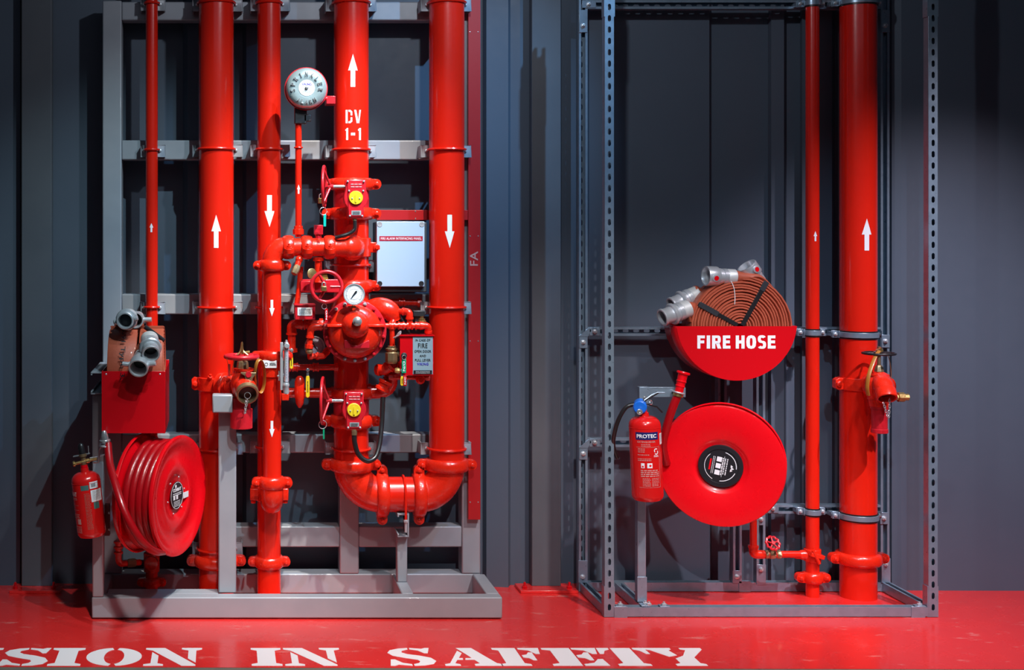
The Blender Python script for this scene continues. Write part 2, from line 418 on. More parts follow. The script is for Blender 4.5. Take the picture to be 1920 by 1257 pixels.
# slight tapered rails above the box: side arm post and its channel
tube_box('front_post', X(173, 5.9), X(194, 5.9), 5.90, 5.96, .1, Z(740, 5.9))
tube_box('front_post', X(409.5, 5.97), X(443, 5.97), 5.97, 6.03, .098, Z(745, 5.97))
tube_box('post_head', X(398, 5.90), X(436, 5.90), 5.90, 5.969, Z(775, 5.90), Z(741, 5.90))
def channel(name, x_web, dx, y0, y1, z0, z1, t=.007, m=GREY, par=None):
    mb = MB(); s = 1 if dx > 0 else -1
    mb.box(x_web, x_web+s*t, y0, y1, z0, z1)
    mb.box(x_web+s*t, x_web+dx, y0, y1, z1-t, z1); mb.box(x_web+s*t, x_web+dx, y0, y1, z0, z0+t)
    mb.box(x_web+dx-s*t, x_web+dx, y0, y1, z1-t*2.2, z1-t); mb.box(x_web+dx-s*t, x_web+dx, y0, y1, z0+t, z0+t*2.2)
    return part(name, mb, m, par or fr, bevel=.0015)
channel('channel_arm', X(193, 5.86), -.055, 5.86, 6.30, Z(740, 5.86), Z(698, 5.86))
mb = MB(); mb.box(xm-.024, xm+.024, 6.15, 6.205, .1, Z(1006, 6.15)); part('elbow_post', mb, GREY, fr, bevel=.005)
channel('channel_arm', X(767, 6.12), -.054, 6.12, 6.27, Z(1008, 6.12), Z(964, 6.12), .007)

# ---------------------------------------------------------------- pipe fittings
def hexbolt(mb, c, axis, r, h):
    mb.hexa(c, axis, r, h); mb.cyl(V(c)+V(axis)*h, V(c)+V(axis)*(h*1.8), r*.5, seg=10)
def coupling(par, c, axis, R, w=.056, ear=(1, 0, 0), out=(0, -1, 0), m=None, sides=(-1, 1), k=1., name='pipe_coupling'):
    m = m or REDC; c = V(c); a = V(axis).normalized(); e = V(ear).normalized(); o = V(out).normalized()
    t = .024*k if R > .07 else .017*k
    mb = MB()
    mb.lathe(c, a, [(-w/2, R*.98), (-w/2, R+t*.45), (-w*.42, R+t*.75), (-w*.2, R+t), (w*.2, R+t), (w*.42, R+t*.75), (w/2, R+t*.45), (w/2, R*.98)], 40, False)
    eh = w*.46; L = R+t*.9+(.030 if R > .07 else .024)*k
    for s in sides:
        n = 10; pl = [(R*.80, eh), (L-eh*.6, eh*.92)]+[(L-eh*.6+eh*.85*math.sin(PI*i/n), eh*.92*math.cos(PI*i/n)) for i in range(1, n)]+[(L-eh*.6, -eh*.92), (R*.80, -eh)]
        th = .040*k if R > .07 else .03*k
        mb.prism([(x*s, z) for x, z in pl], c-o*(th/2), e, a, o*th)
    ob = part(name, mb, m, par, bevel=.004)
    th = .040*k if R > .07 else .03*k
    for s in sides:
        mb = MB(); q = c+e*s*(L-eh*.6); mb.lathe(q+o*(th/2), o, [(0, eh*.62), (.005, eh*.6)], 16); hexbolt(mb, q+o*(th/2+.005), o, eh*.42, .009)
        part('bolt', mb, m, ob)
    return ob
def u_bolt(par, x, yc, z, R, m=None, bracket=True, yb=6.30, wl=.034, wr=.034):
    m = m or RED
    mb = MB(); r = .0058
    pts = [(x-R-r, yb-.004, z)]+[(x-(R+r)*math.cos(PI*i/24), yc-(R+r)*math.sin(PI*i/24), z) for i in range(25)]+[(x+R+r, yb-.004, z)]
    mb.tube(pts, r, 8)
    ob = part('u_bolt', mb, m, par)
    if bracket:
        h = .058
        y0 = yc+R*.30
        for s, w in ((-1, wl), (1, wr)):
            mb = MB()
            xa, xb = x+s*(R*.72), x+s*(R+w+.004)
            mb.box(xa, xb, y0, y0+.006, z-h/2-.006, z+h/2-.006)
            mb.box(min(xb, xb-s*.006), max(xb, xb-s*.006), y0, yb-.0005, z-h/2-.006, z+h/2-.006)
            part('mounting_bracket', mb, GREY, par, label='pale grey clamp plate', bevel=.002)
            mb = MB(); hexbolt(mb, (x+s*(R+r+.004), y0, z-.004), (0, -1, 0), .008, .007); part('bolt', mb, ALU, ob)
    return ob
def strut_clamp(par, x, yc, z, R, yb=6.345):
    mb = MB(); mb.lathe((x, yc, z-.019), (0, 0, 1), [(0, R), (0, R+.004), (.038, R+.004), (.038, R)], 40, False)
    part('rubber_liner', mb, BLACK, par, label='black rubber liner')
    mb = MB(); mb.lathe((x, yc, z-.0125), (0, 0, 1), [(0, R+.004), (0, R+.008), (.025, R+.008), (.025, R+.004)], 40, False)
    L = .030
    for s in (-1, 1):
        mb.box(x+s*(R+.005), x+s*(R+.005+L), yc+.01, yc+.014, z-.017, z+.017)
        mb.box(x+s*(R+.005), x+s*(R+.005+L), yc+.024, yc+.028, z-.017, z+.017)
        mb.box(x+s*(R+.006), x+s*(R+.011), yc-.004, yc+.014, z-.017, z+.017)
        mb.bar((x+s*(R+.005+L/2), yc+.026, z), (x+s*(R+.005+L/2), yb, z), .022, .022)
    c = part('pipe_clamp', mb, ZINC, par, label='zinc plated split clamp', bevel=.0012)
    for s in (-1, 1):
        mb = MB(); hexbolt(mb, (x+s*(R+.007+L/2), yc+.010, z), (0, -1, 0), .009, .008); part('bolt', mb, ALU, c)
def arrow(par, x, yc, R, py, wpx, hpx, up):
    y = yc-R
    part('arrow_mark', wrap(arrow2(0, 0, S(wpx, y), S(hpx, y), up), (x, yc, Z(py, y)), R), WHITE, par, label='white %s arrow' % ('upward' if up else 'downward'), smooth=False)
def riser(name, label, px, rpx, yc, py_top=-70, z0=0., group='vertical red pipes', m=None, cat='pipe'):
    R = rpx*yc/F; x = X(px, yc)
    t = thing(name, label, cat, (x, yc, z0), group=group)
    mb = MB(); mb.cyl((x, yc, z0), (x, yc, Z(py_top, yc)), R, seg=56); part('pipe_body', mb, m or RED, t)
    return t, x, R
# slim pipe far left
YP = 6.19
t, x1, R1 = riser('fire_pipe', 'slim red pipe in the pale frame running down behind the hose box', 284.5, 11.5, 6.245, z0=0)
for py in (6, 281, 576): u_bolt(t, x1, 6.245, Z(py, 6.245), R1, wl=.022, wr=.030)
arrow(t, x1, 6.245, R1, 427, 7, 17, True)
coupling(t, (x1, 6.245, Z(1092, 6.245)), UZ, R1, .045, k=.9)
mb = MB(); mb.lathe((x1, 6.245, Z(1072, 6.245)), UZ, [(0, R1+.001), (0, R1+.008), (.09, R1+.010), (.09, R1+.001)], 32, False)
mb.lathe((x1, 6.245, Z(1052, 6.245)), (0, -1, 0), [(0, .033), (.06, .033), (.062, .03), (.062, 0)], 24)
part('branch_tee', mb, REDC, t, bevel=.002)
# hydrant riser
t2, x2, R2 = riser('fire_pipe', 'thick red riser pipe with an upward arrow, behind the hose reel turned side-on', 405.5, 32.8, YP)
for py in (6, 280, 576, 841, 1029): u_bolt(t2, x2, YP, Z(py, YP), R2, wl=.028, wr=.038)
coupling(t2, (x2, YP, Z(1051, YP)), UZ, R2)
arrow(t2, x2, YP, R2, 434, 18, 62, True)
mb = MB()
zc = Z(719, YP)
mb.lathe((x2, YP, zc-.032), UZ, [(0, R2), (0, R2+.008), (.064, R2+.008), (.064, R2)], 40, False)
mb.prism([(0, .028), (-.028, .032), (-.040, .02), (-.040, -.02), (-.028, -.032), (0, -.028)], (x2-R2+.006, YP-.02, zc), UX, UZ, (0, .04, 0))
mb.lathe((x2+.02, YP-R2+.02, zc), V((.80, -.60, 0)), [(0, .060), (.03, .060), (.034, .050), (.16, .046)], 32)
mb.lathe((x2+.02, YP-R2+.02, zc)+V((.80, -.60, 0))*.075 if False else V((x2+.02, YP-R2+.02, zc))+V((.80, -.60, 0))*.06, V((.80, -.60, 0)), [(0, .046), (0, .056), (.035, .056), (.035, .046)], 32)
ob = part('branch_outlet', mb, REDC, t2, bevel=.003)
mb = MB(); hexbolt(mb, (x2-R2-.018, YP-.02, zc), (0, -1, 0), .015, .012); part('bolt', mb, REDC, ob)
mb = MB(); hexbolt(mb, (x2-.03, YP-R2-.001, zc+.034), (.2, -.4, 1), .012, .010); part('bolt', mb, REDC, ob)
# drain riser (rear)
YD = 6.205
t3, x3, R3 = riser('fire_pipe', 'medium red pipe marked with a downward arrow, between the thick riser and the alarm bell', 504.5, 22.0, YD)
for py in (6, 280, 576, 838): u_bolt(t3, x3, YD, Z(py, YD), R3, wl=.030, wr=.040)
coupling(t3, (x3, YD, Z(1053, YD)), UZ, R3, .052)
arrow(t3, x3, YD, R3, 396, 19, 60, False)
mb = MB(); zc = Z(925, YD)
mb.lathe((x3, YD, zc-.035), UZ, [(0, R3), (0, R3+.008), (.07, R3+.008), (.07, R3)], 36, False)
for s in (-1, 1): mb.box(x3+s*R3*.9, x3+s*(R3+.035), YD-.04, YD-.005, zc-.028, zc+.028)
ob = part('branch_saddle', mb, REDC, t3, bevel=.004)
for s in (-1, 1):
    mb = MB(); mb.cyl((x3+s*(R3+.02), YD-.02, zc-.045), (x3+s*(R3+.02), YD-.02, zc+.05), .006); mb.hexa((x3+s*(R3+.02), YD-.02, zc+.03), UZ, .013, .012); mb.hexa((x3+s*(R3+.02), YD-.02, zc-.032), (0, 0, -1), .013, .012)
    part('bolt', mb, REDC, ob)
# main deluge riser, upper and lower halves
x4, R4 = X(658.5, YP), 32.8*YP/F
def main_pipe(name, label, segs, group='vertical red pipes'):
    t = thing(name, label, 'pipe', (x4, YP, Z(segs[-1][1], YP)), group=group)
    for a, b in segs:
        mb = MB(); mb.cyl((x4, YP, Z(b, YP)), (x4, YP, Z(a, YP)), R4, seg=56); part('pipe_body', mb, RED, t)
    return t
t4 = main_pipe('fire_pipe', 'thick red main pipe marked DV 1-1 above the upper butterfly valve', [(-70, 345)])
for py in (6, 281): u_bolt(t4, x4, YP, Z(py, YP), R4)
arrow(t4, x4, YP, R4, 132, 18, 62, True)
coupling(t4, (x4, YP, Z(346, YP)), UZ, R4, .058)
# stencilled DV / 1-1
u = S(1, YP-R4)
def st(polys, cx, cz): return [[((x-cx)*u, (cz-z)*u) for x, z in p] for p in polys]
DV = [[(645,206),(649,206),(649,231),(645,231)], [(650.5,206),(654,206),(657.5,209),(657.5,216.5),(654.5,216.5),(654.5,211),(652,209.5),(650.5,209.5)],
      [(650.5,231),(654,231),(657.5,228),(657.5,220),(654.5,220),(654.5,226),(652,227.5),(650.5,227.5)],
      [(661,206),(665,206),(668.6,224),(668.6,231),(666,231)], [(674.6,206),(671,206),(669.6,220),(669.6,231),(671,231)],
      [(644.5,243),(648,240),(650,240),(650,262.5),(646,262.5),(646,245),(644.5,245)], [(655,249),(663,249),(663,254),(655,254)],
      [(668.5,243),(671.5,240),(674.5,240),(674.5,262.5),(670.5,262.5),(670.5,245),(668.5,245)]]
part('stencil_mark', wrap(st(DV, 658.8, 234), (x4, YP, Z(234, YP-R4)), R4), WHITE, t4, label='white stencil DV 1-1', smooth=False)
t5 = main_pipe('fire_pipe', 'short thick red pipe between the upper butterfly valve and the deluge valve', [(392, 548)])
coupling(t5, (x4, YP, Z(401, YP)), UZ, R4, .058)
coupling(t5, (x4, YP, Z(536, YP)), UZ, R4, .058)
u_bolt(t5, x4, YP, Z(497, YP), R4)
mb = MB(); zt5 = Z(464, YP)
mb.lathe((x4, YP, zt5-.045), UZ, [(0, R4), (0, R4+.010), (.09, R4+.010), (.09, R4)], 40, False)
mb.lathe((x4-.005, YP-R4+.015, zt5), (0, -1, 0), [(0, .064), (.025, .062), (.035, .052), (.06, .050)], 32)
for s in (-1, 1): mb.prism([(R4*.85*s, .026), ((R4+.04)*s, .024), ((R4+.055)*s, .012), ((R4+.055)*s, -.012), ((R4+.04)*s, -.024), (R4*.85*s, -.026)], (x4, YP-.02, zt5), UX, UZ, (0, .04, 0))
ob = part('branch_tee', mb, REDC, t5, bevel=.004)
for s in (-1, 1):
    mb = MB(); hexbolt(mb, (x4+s*(R4+.035), YP-.02, zt5), (0, -1, 0), .017, .012); part('bolt', mb, REDC, ob)
t6 = main_pipe('fire_pipe', 'short thick red pipe between the deluge valve and the lower butterfly valve', [(672, 748)])
coupling(t6, (x4, YP, Z(736, YP)), UZ, R4, .05)
# lower loop with two elbows, up to the right hand riser
x5 = X(837.5, YP); zb = Z(927.5, YP); e = .125
t7 = thing('u_bend_pipe', 'thick red pipe loop turning under the lower valve and rising beside the FA trunking', 'pipe', (X(748, YP), YP, Z(960, YP)), group='vertical red pipes')
mb = MB(); mb.cyl((x4, YP, Z(871, YP)), (x4, YP, Z(786, YP)), R4, seg=56); part('pipe_body', mb, RED, t7)
mb = MB(); mb.cyl((x5, YP, Z(871, YP)), (x5, YP, Z(-70, YP)), R4, seg=56); part('pipe_body', mb, RED, t7)
mb = MB(); mb.cyl((X(715, YP), YP, zb), (X(785, YP), YP, zb), R4, seg=56); part('pipe_body', mb, RED, t7)
def elbow(x0, s):
    zt_ = Z(871, YP); xe = X(715, YP) if s > 0 else X(785, YP)
    R = abs(xe-x0); Rz = zt_-zb; c = V((xe, YP, zt_)); pts = []
    for i in range(25):
        a = PI/2*i/24; pts.append((xe-s*R*math.cos(a), YP, zt_-Rz*math.sin(a)))
    mb = MB(); mb.tube(pts, R4*1.015, 48, up=(0, -1, 0)); part('pipe_elbow', mb, REDC, t7)
elbow(x4, 1); elbow(x5, -1)
coupling(t7, (x4, YP, Z(871, YP)), UZ, R4, .058, ear=(1, .0, 0)); coupling(t7, (x5, YP, Z(871, YP)), UZ, R4, .058)
for px in (716, 785): coupling(t7, (X(px, YP), YP, zb), UX, R4, .058, ear=(0, 0, 1))
coupling(t7, (x4, YP, Z(789, YP)), UZ, R4, .058)
for py in (841,): u_bolt(t7, x4, YP, Z(py, YP), R4)
for py in (6, 281, 576, 841): u_bolt(t7, x5, YP, Z(py, YP), R4)
arrow(t7, x5, YP, R4, 434, 18, 62, False)
# strap of the loop down to the channel
mb = MB(); r = .0058; xs_ = X(756, YP)
pts = [(xs_, YP-R4-.006, zb-.12)]+[(xs_, YP-(R4+r)*math.cos(PI*i/24), zb+(R4+r)*math.sin(PI*i/24)) for i in range(25)]+[(xs_, YP+R4+.006, zb-.12)]
mb.tube(pts, r, 8); ob = part('u_bolt', mb, RED, t7)
mb = MB(); mb.cyl((xs_, YP-R4-.006, zb-.10), (xs_, YP-R4-.006, zb-.16), .0063); mb.hexa((xs_, YP-R4-.006, zb-.113), UZ, .011, .01); part('bolt', mb, ALU, ob)

# front drain line: elbow, cross pipe, down pipe
YC = 6.045
xd = X(510, YC); rc = 17.5*YC/F; zc_ = Z(464, YC)
t8 = thing('cross_pipe', 'bright red grooved cross pipe with three clamps above the valves, turning down', 'pipe', (X(580, YC), YC, Z(905, YC)))
mb = MB()
pts = fillet([(X(625, YC), YC, zc_), (X(530, YC), YC, zc_)], .01); mb.cyl((X(532, YC), YC, zc_), (X(628, YC), YC, zc_), rc, seg=36); part('pipe_body', mb, REDC, t8)
mb = MB(); ex = X(531, YC)-xd; ez = zc_-Z(495, YC)
mb.tube([(X(531, YC)-ex*math.sin(PI/2*i/16), YC, zc_-ez*(1-math.cos(PI/2*i/16))) for i in range(17)], rc*1.06, 32, up=(0, -1, 0)); part('pipe_elbow', mb, REDC, t8)
# elbow turning back into the riser tee
mb = MB(); xE = X(655, YC)
pts = [(X(624, YC), YC, zc_)]+[(xE-.02+.045*math.sin(PI/2*i/14), YC+.055*(1-math.cos(PI/2*i/14)), zc_) for i in range(15)]+[(xE+.025, YC+.075, zc_)]
mb.tube(pts, [rc*1.02, rc*1.04, rc*1.12]+[rc*1.24]*(len(pts)-3), 32); part('pipe_elbow', mb, REDC, t8)
for px in (540.5, 575, 617.5): coupling(t8, (X(px, YC), YC, zc_), UX, rc, .050, ear=(0, -1, -.25), out=(0, -.25, 1), k=.75, sides=(1,))
mb = MB(); mb.cyl((xd, YC, Z(908, YC)), (xd, YC, Z(497, YC)), rc, seg=36); part('pipe_body', mb, RED, t8)
coupling(t8, (xd, YC, Z(498, YC)), UZ, rc, .052, k=1.0)
coupling(t8, (xd, YC, Z(667, YC)), UZ, rc, .048, k=1.2)
coupling(t8, (xd, YC, Z(905, YC)), UZ, rc, .056, k=1.15)
mb = MB(); z9 = Z(912, YC); pts = [(xd, YC, z9), (xd, YC, z9-.03)]+[(xd, YC+.055*(1-math.cos(PI/2*i/12)), z9-.03-.055*math.sin(PI/2*i/12)) for i in range(1, 13)]+[(xd, YC+.09, z9-.085)]
mb.tube(pts, rc*1.22, 32); part('pipe_elbow', mb, REDC, t8)
arrow(t8, xd-.002, YC, rc, 578, 10, 31, False); arrow(t8, xd-.002, YC, rc, 805, 10, 31, False)
# check fitting at mid height
mb = MB(); mb.lathe((xd, YC, Z(707, YC)), UZ, [(0, rc), (.004, rc*1.16), (.045, rc*1.2), (.075, rc*1.2), (.09, rc)], 36, False); part('pipe_union', mb, REDC, t8)
mb = MB(); mb.box(xd-.045, xd+.02, YC-rc*1.2-.006, YC-rc*1.2+.012, Z(688, YC), Z(674, YC)); part('label_plate', mb, LABEL, t8, label='white label plate', bevel=.001)
part('label_mark', flat(ring2(xd-.028, 0, .006, .0075)+lines2(xd+.002, .006, .028, .005, 3, .002), (0, YC-rc*1.2-.006, Z(681, YC)), UX, UZ, UN), PRINT, t8, smooth=False)
# nozzle boss upward with the bell feed pipe + square plug valve
xb = X(559.5, YC)
t9 = thing('bell_feed_pipe', 'thin red pipe with a tiny upward arrow leading up to the alarm bell', 'pipe', (xb, YC, Z(440, YC)), group='vertical red pipes')
mb = MB(); mb.cyl((xb, YC, Z(445, YC)), (xb, YC, Z(232, YC)), S(6, YC), seg=28); part('pipe_body', mb, RED, t9)
mb = MB(); mb.lathe((xb, YC, Z(440, YC)), UZ, [(0, S(10.5, YC)), (S(10), S(10.5)), (S(10), S(8.2)), (S(16), S(8)), (S(16), S(6.5))], 8); part('pipe_collar', mb, REDC, t9, bevel=.001)
mb = MB(); mb.ring((xb, YC, Z(277, YC)), UZ, S(7, YC), .004, 24, 8); part('u_bolt', mb, RED, t9)
arrow(t9, xb, YC, S(6, YC), 355, 5.5, 17, True)
# ---------------------------------------------------------------- valves and trim on the main pipe
def pl(mb, pts, y0, y1):
    """outline given in frame pixels at depth y0, pushed back to y1"""
    return mb.prism([(X(a, y0), Z(b, y0)) for a, b in pts], (0, y0, 0), UX, UZ, (0, y1-y0, 0))
def wheel(par, c, axis, R, r, hub_off=(0, 0, 0), m=None, spokes=3, a0=.3, hubr=.014, hubl=.02, name='handwheel', sr=.005, up=None):
    m = m or REDP; c = V(c); a, u, w = frame(axis, up); h = c+V(hub_off)
    mb = MB(); mb.ring(c, axis, R, r, 48, 12)
    for k in range(spokes):
        q = a0+2*PI*k/spokes; mb.cyl(h, c+(u*math.cos(q)+w*math.sin(q))*R, sr*1.2, sr, 10)
    mb.lathe(h-a*hubl/2, a, [(0, hubr*.9), (0, hubr), (hubl, hubr), (hubl, hubr*.7)], 20)
    return part(name, mb, m, par, bevel=0)
def fob(name, label, px, y0, y1, Y, m, wpx=5, txt=None, ring=None):
    mb = MB(); mb.box(X(px-wpx/2, Y), X(px+wpx/2, Y), Y, Y+.003, Z(y1, Y), Z(y0, Y))
    t = thing(name, label, 'tag', (X(px, Y), Y, Z(y1, Y)))
    part('tag_plate', mb, m, t, bevel=.0008)
    if ring:
        mb = MB(); mb.ring((X(px+ring[2], Y), Y-.001, Z(y0, Y)+ring[0]*.85), (.3, -1, 0), ring[0], ring[1], 28, 8); part('split_ring', mb, CHROME, t)
    if txt:
        part('tag_mark', flat(rot2(text_shape(txt, 0, 0, S(y1-y0, Y)*.72, S(wpx, Y)*.5, .02), PI/2), (X(px, Y), Y, Z((y0+y1)/2, Y)), UX, UZ, UN), WHITE, t, smooth=False)
    return t
def gearbox_valve(label, py0, k, wy, wr, body, lab_y):
    """butterfly valve with gear housing: py0 = pixel height of its yellow disc"""
    Y = 5.985; t = thing('butterfly_valve', label, 'valve', (x4, YP, Z(body[1], YP)), group='butterfly valves on the main pipe')
    mb = MB(); mb.lathe((x4, YP, Z(body[1], YP)), UZ, [(0, R4*.98), (S(3), R4*1.02), (S(body[1]-body[0]-3), R4*1.02), (S(body[1]-body[0]), R4*.98)], 48)
    mb.cyl((X(667, 6.1), YP-R4+.01, Z(py0, YP)), (X(667, 6.1), Y+.03, Z(py0, YP)), .03)
    part('valve_body', mb, REDP, t)
    q = lambda a, b: (667+(a-667)*k-dx, py0+(b-370)*k)
    dx = 0 if k == 1. else 3.5
    o = [(648,338),(650,336),(684,336),(686,338),(686,354),(690,363),(691,371),(689,380),(682,389),(682,408),(680,409),(654,409),(652,408),(652,389),(646,380),(644.5,371),(645.5,363),(648,354)]
    mb = MB(); pl(mb, [q(a, b) for a, b in reversed(o)], Y, Y+.055); g = part('gear_housing', mb, REDP, t, bevel=.004)
    mb = MB(); pl(mb, [q(a, b) for a, b in ((683,341),(651,341),(652,355),(654,405),(680,405),(683,355))], Y-.004, Y+.001); part('cover_plate', mb, REDP, g, bevel=.001)
    cx, cz = q(667, 370)
    mb = MB(); c = P(cx, cz, Y-.004); mb.lathe(c, UN, [(0, S(13*k, Y)), (.006, S(13*k, Y)), (.008, S(12*k, Y)), (.008, 0)], 36, False)
    d = part('position_disc', mb, YELL, t, label='yellow position disc')
    mb = MB(); mb.prism([(-.004, -.022*k), (.004, -.022*k), (.0035, .012*k), (0, .020*k), (-.0035, .012*k)], c+V((0, -.0083, 0)), UX, UZ, (0, -.003, 0)); part('pointer', mb, YELL, d, bevel=.0008)
    for s in (-1, 1):
        mb = MB(); hexbolt(mb, c+V((s*.017*k, -.008, -.003)), UN, .0035, .003); part('screw', mb, ALU, d)
    for a, b in ((654.5,357),(681,357),(656,404),(679,404),(652,339.5),(682,339.5)):
        mb = MB(); hexbolt(mb, P(*q(a, b), Y-.004), UN, .0048, .0045); part('screw', mb, ALU, t)
    mb = MB(); pl(mb, [q(677, 394), q(659, 394), q(659, 402.5), q(677, 402.5)][::-1], Y-.0055, Y-.004); n = part('name_plate', mb, ALU, t, label='small silver name plate')
    part('label_mark', flat(lines2(0, .005, .032, .005, 3, .0018, 3), P(*q(668, 398.5), Y-.0055), UX, UZ, UN), PRINT, n, smooth=False)
    # raised cast lettering as illegible blocks, its highlight painted in as pale pink
    part('cast_mark', flat(lines2(0, .006, .05, .012, 2, .0045, 5), P(*q(668, 347), Y-.004), UX, UZ, UN, 0, .0018), WHITE if False else mat('painted_pink_highlight', (.75,.35,.36), .4), g, smooth=False)
    zs = Z(wy, Y+.02); xw = X(608.5 if k == 1 else 606, Y)
    mb = MB(); mb.cyl((X(648, Y), Y+.025, zs), (X(617, Y), Y+.025, zs), S(3.3, Y)); part('spindle', mb, CHROME, t, label='bright steel spindle')
    wheel(t, (xw, Y+.025, zs), (1, -.16, 0), S(wr, Y), S(2.9, Y), hub_off=(S(12), 0, 0), spokes=3, a0=.5, hubr=S(4.6, Y), hubl=S(11, Y), up=(0, 0, 1))
    return t
gv1 = gearbox_valve('upper crimson butterfly valve with padlocked handwheel and yellow disc, above the cross pipe', 371, 1., 350, 38, (346, 392), 398)
gv2 = gearbox_valve('lower crimson butterfly valve with yellow disc, below the deluge valve', 769, .98, 752, 43, (747, 786), 798)
# conduits
Y = 6.0
t = thing('flexible_conduit', 'short black ribbed conduit curling down from the upper butterfly valve', 'cable', P(640, 440, Y))
pts = spline([P(665, 408, Y), P(665.5, 420, Y), P(664, 431, Y+.0), P(655, 438, Y+.0), P(640, 443, Y), P(629, 446, Y+.01)], 8)
mb = MB(); mb.tube(pts, [S(3.3)*(1+.14*(i % 2)) for i in range(len(pts))], 12); part('conduit_body', mb, BLACK, t)
mb = MB(); mb.lathe(P(665, 414, Y), UZ, [(0, S(4.2)), (S(6), S(4.2)), (S(6), S(3)), (S(8), S(3))], 8); part('gland', mb, BRONZ, t, label='bronze gland')
Y = 5.99
t = thing('flexible_conduit', 'long black conduit looping down from the lower butterfly valve', 'cable', P(690, 868, Y))
pts = spline([P(664, 812, Y), P(665, 830, Y), P(672, 852, Y), P(688, 865, Y), P(704, 857, Y+.02), P(712, 830, Y+.05), P(716, 790, Y+.08), P(718, 745, Y+.1)], 10)
mb = MB(); mb.tube(pts, S(4.6), 16); part('conduit_body', mb, BLACK, t)
mb = MB(); mb.lathe(P(664, 816, Y), UZ, [(0, S(5.4)), (S(8), S(5.4)), (S(8), S(4)), (S(10), S(4))], 8); part('gland', mb, BRONZ, t, label='bronze gland')
# padlock, key tags
def padlock(label, px, py, Y, sz=.026, rot=0.):
    t = thing('padlock', label, 'padlock', P(px, py+5, Y), group=None)
    c = P(px, py, Y); mb = MB(); mb.box(c.x-sz/2, c.x+sz/2, c.y-.007, c.y+.007, c.z-sz/2, c.z+sz*.4); part('lock_body', mb, BRASS, t, bevel=.003)
    mb = MB(); q = c+V((0, 0, sz*.4)); w = sz*.3
    mb.tube([q+V((-w, 0, 0)), q+V((-w, 0, sz*.35))]+[q+V((-w*math.cos(PI*i/10), 0, sz*.35+w*math.sin(PI*i/10))) for i in range(11)]+[q+V((w, 0, 0))], .0025, 8)
    part('shackle', mb, CHROME, t, label='steel shackle')
    return t
padlock('brass padlock hanging on the rim of the upper butterfly valve handwheel', 602, 376, 5.965, .028)
fob('key_tag', 'teal key tag on a wire ring under the upper butterfly valve handwheel', 609, 402, 425, 5.96, TEAL, 5, None, (.017, .0013, -3))
fob('key_tag', 'narrow green key tag on a steel ring under the lower butterfly valve handwheel', 607, 803, 824, 5.955, GREEN, 3, None, (.019, .0018, -2))
# deluge valve
Yf = 5.985; cx, cz = 665.5, 622
t = thing('deluge_valve', 'big round red deluge valve with a bolted flange and domed cover', 'valve', P(cx, 690, YP))
mb = MB(); mb.lathe((x4, YP, Z(674, YP)), UZ, [(0, R4), (.02, R4*1.02), (.06, R4*1.2), (.14, R4*1.36), (.22, R4*1.25), (.28, R4*1.02), (Z(548, YP)-Z(674, YP), R4)], 48)
c = P(cx, cz, Yf)
mb.lathe(c+V((0, .15, 0)), UN, [(0, .11), (.06, .125), (.12, .125)], 48)
part('valve_body', mb, REDC, t)
mb = MB(); mb.lathe(c+V((0, .028, 0)), UN, [(0, .12), (0, .146), (.024, .146), (.026, .143), (.026, .12)], 60, False); fl = part('flange', mb, REDP, t, bevel=.001)
for k in range(18):
    a = 2*PI*(k+.5)/18; mb = MB(); q = c+V((.134*math.cos(a), .002, .134*math.sin(a))); mb.lathe(q, UN, [(0, .0085), (.003, .0085), (.003, 0)], 14, False); hexbolt(mb, q+V((0, -.003, 0)), UN, .0072, .008); part('bolt', mb, ALU if k in (3,4,5,6,12,13,14) else REDP, fl)
mb = MB(); mb.lathe(c, UN, [(0, .124), (.012, .122), (.030, .105), (.044, .08), (.050, .05), (.051, 0)], 56, False)
hz = S(14, Yf)
mb.lathe(c+V((-.002, -.03, hz)), UN, [(0, .066), (.028, .062), (.055, .052), (.075, .036), (.084, .018), (.086, 0)], 40, False)
for s in (-1, 1): mb.box(c.x+s*.05, c.x+s*.132, c.y-.052, c.y+.01, c.z+hz-.010, c.z+hz+.002)
cv = part('cover', mb, REDC, t, bevel=.002)
mb = MB(); mb.prism([(-.052, -.072), (-.052, -.034), (-.036, -.034), (-.016, -.060), (.010, -.060), (.056, -.036), (.062, -.036), (.062, -.072)], c+V((-.002, -.035, 0)), UX, UZ, (0, -.024, 0)); part('cast_shelf', mb, REDP, cv, bevel=.002)
mb = MB(); q = c+V((-.002, -.114, hz+.020)); mb.lathe(q, (0, -1, .1), [(0, .020), (.012, .021), (.016, .015), (.034, .014), (.037, .010), (.037, 0)], 20, False); part('vent_knob', mb, CHROME, t, label='polished knob on the cover')
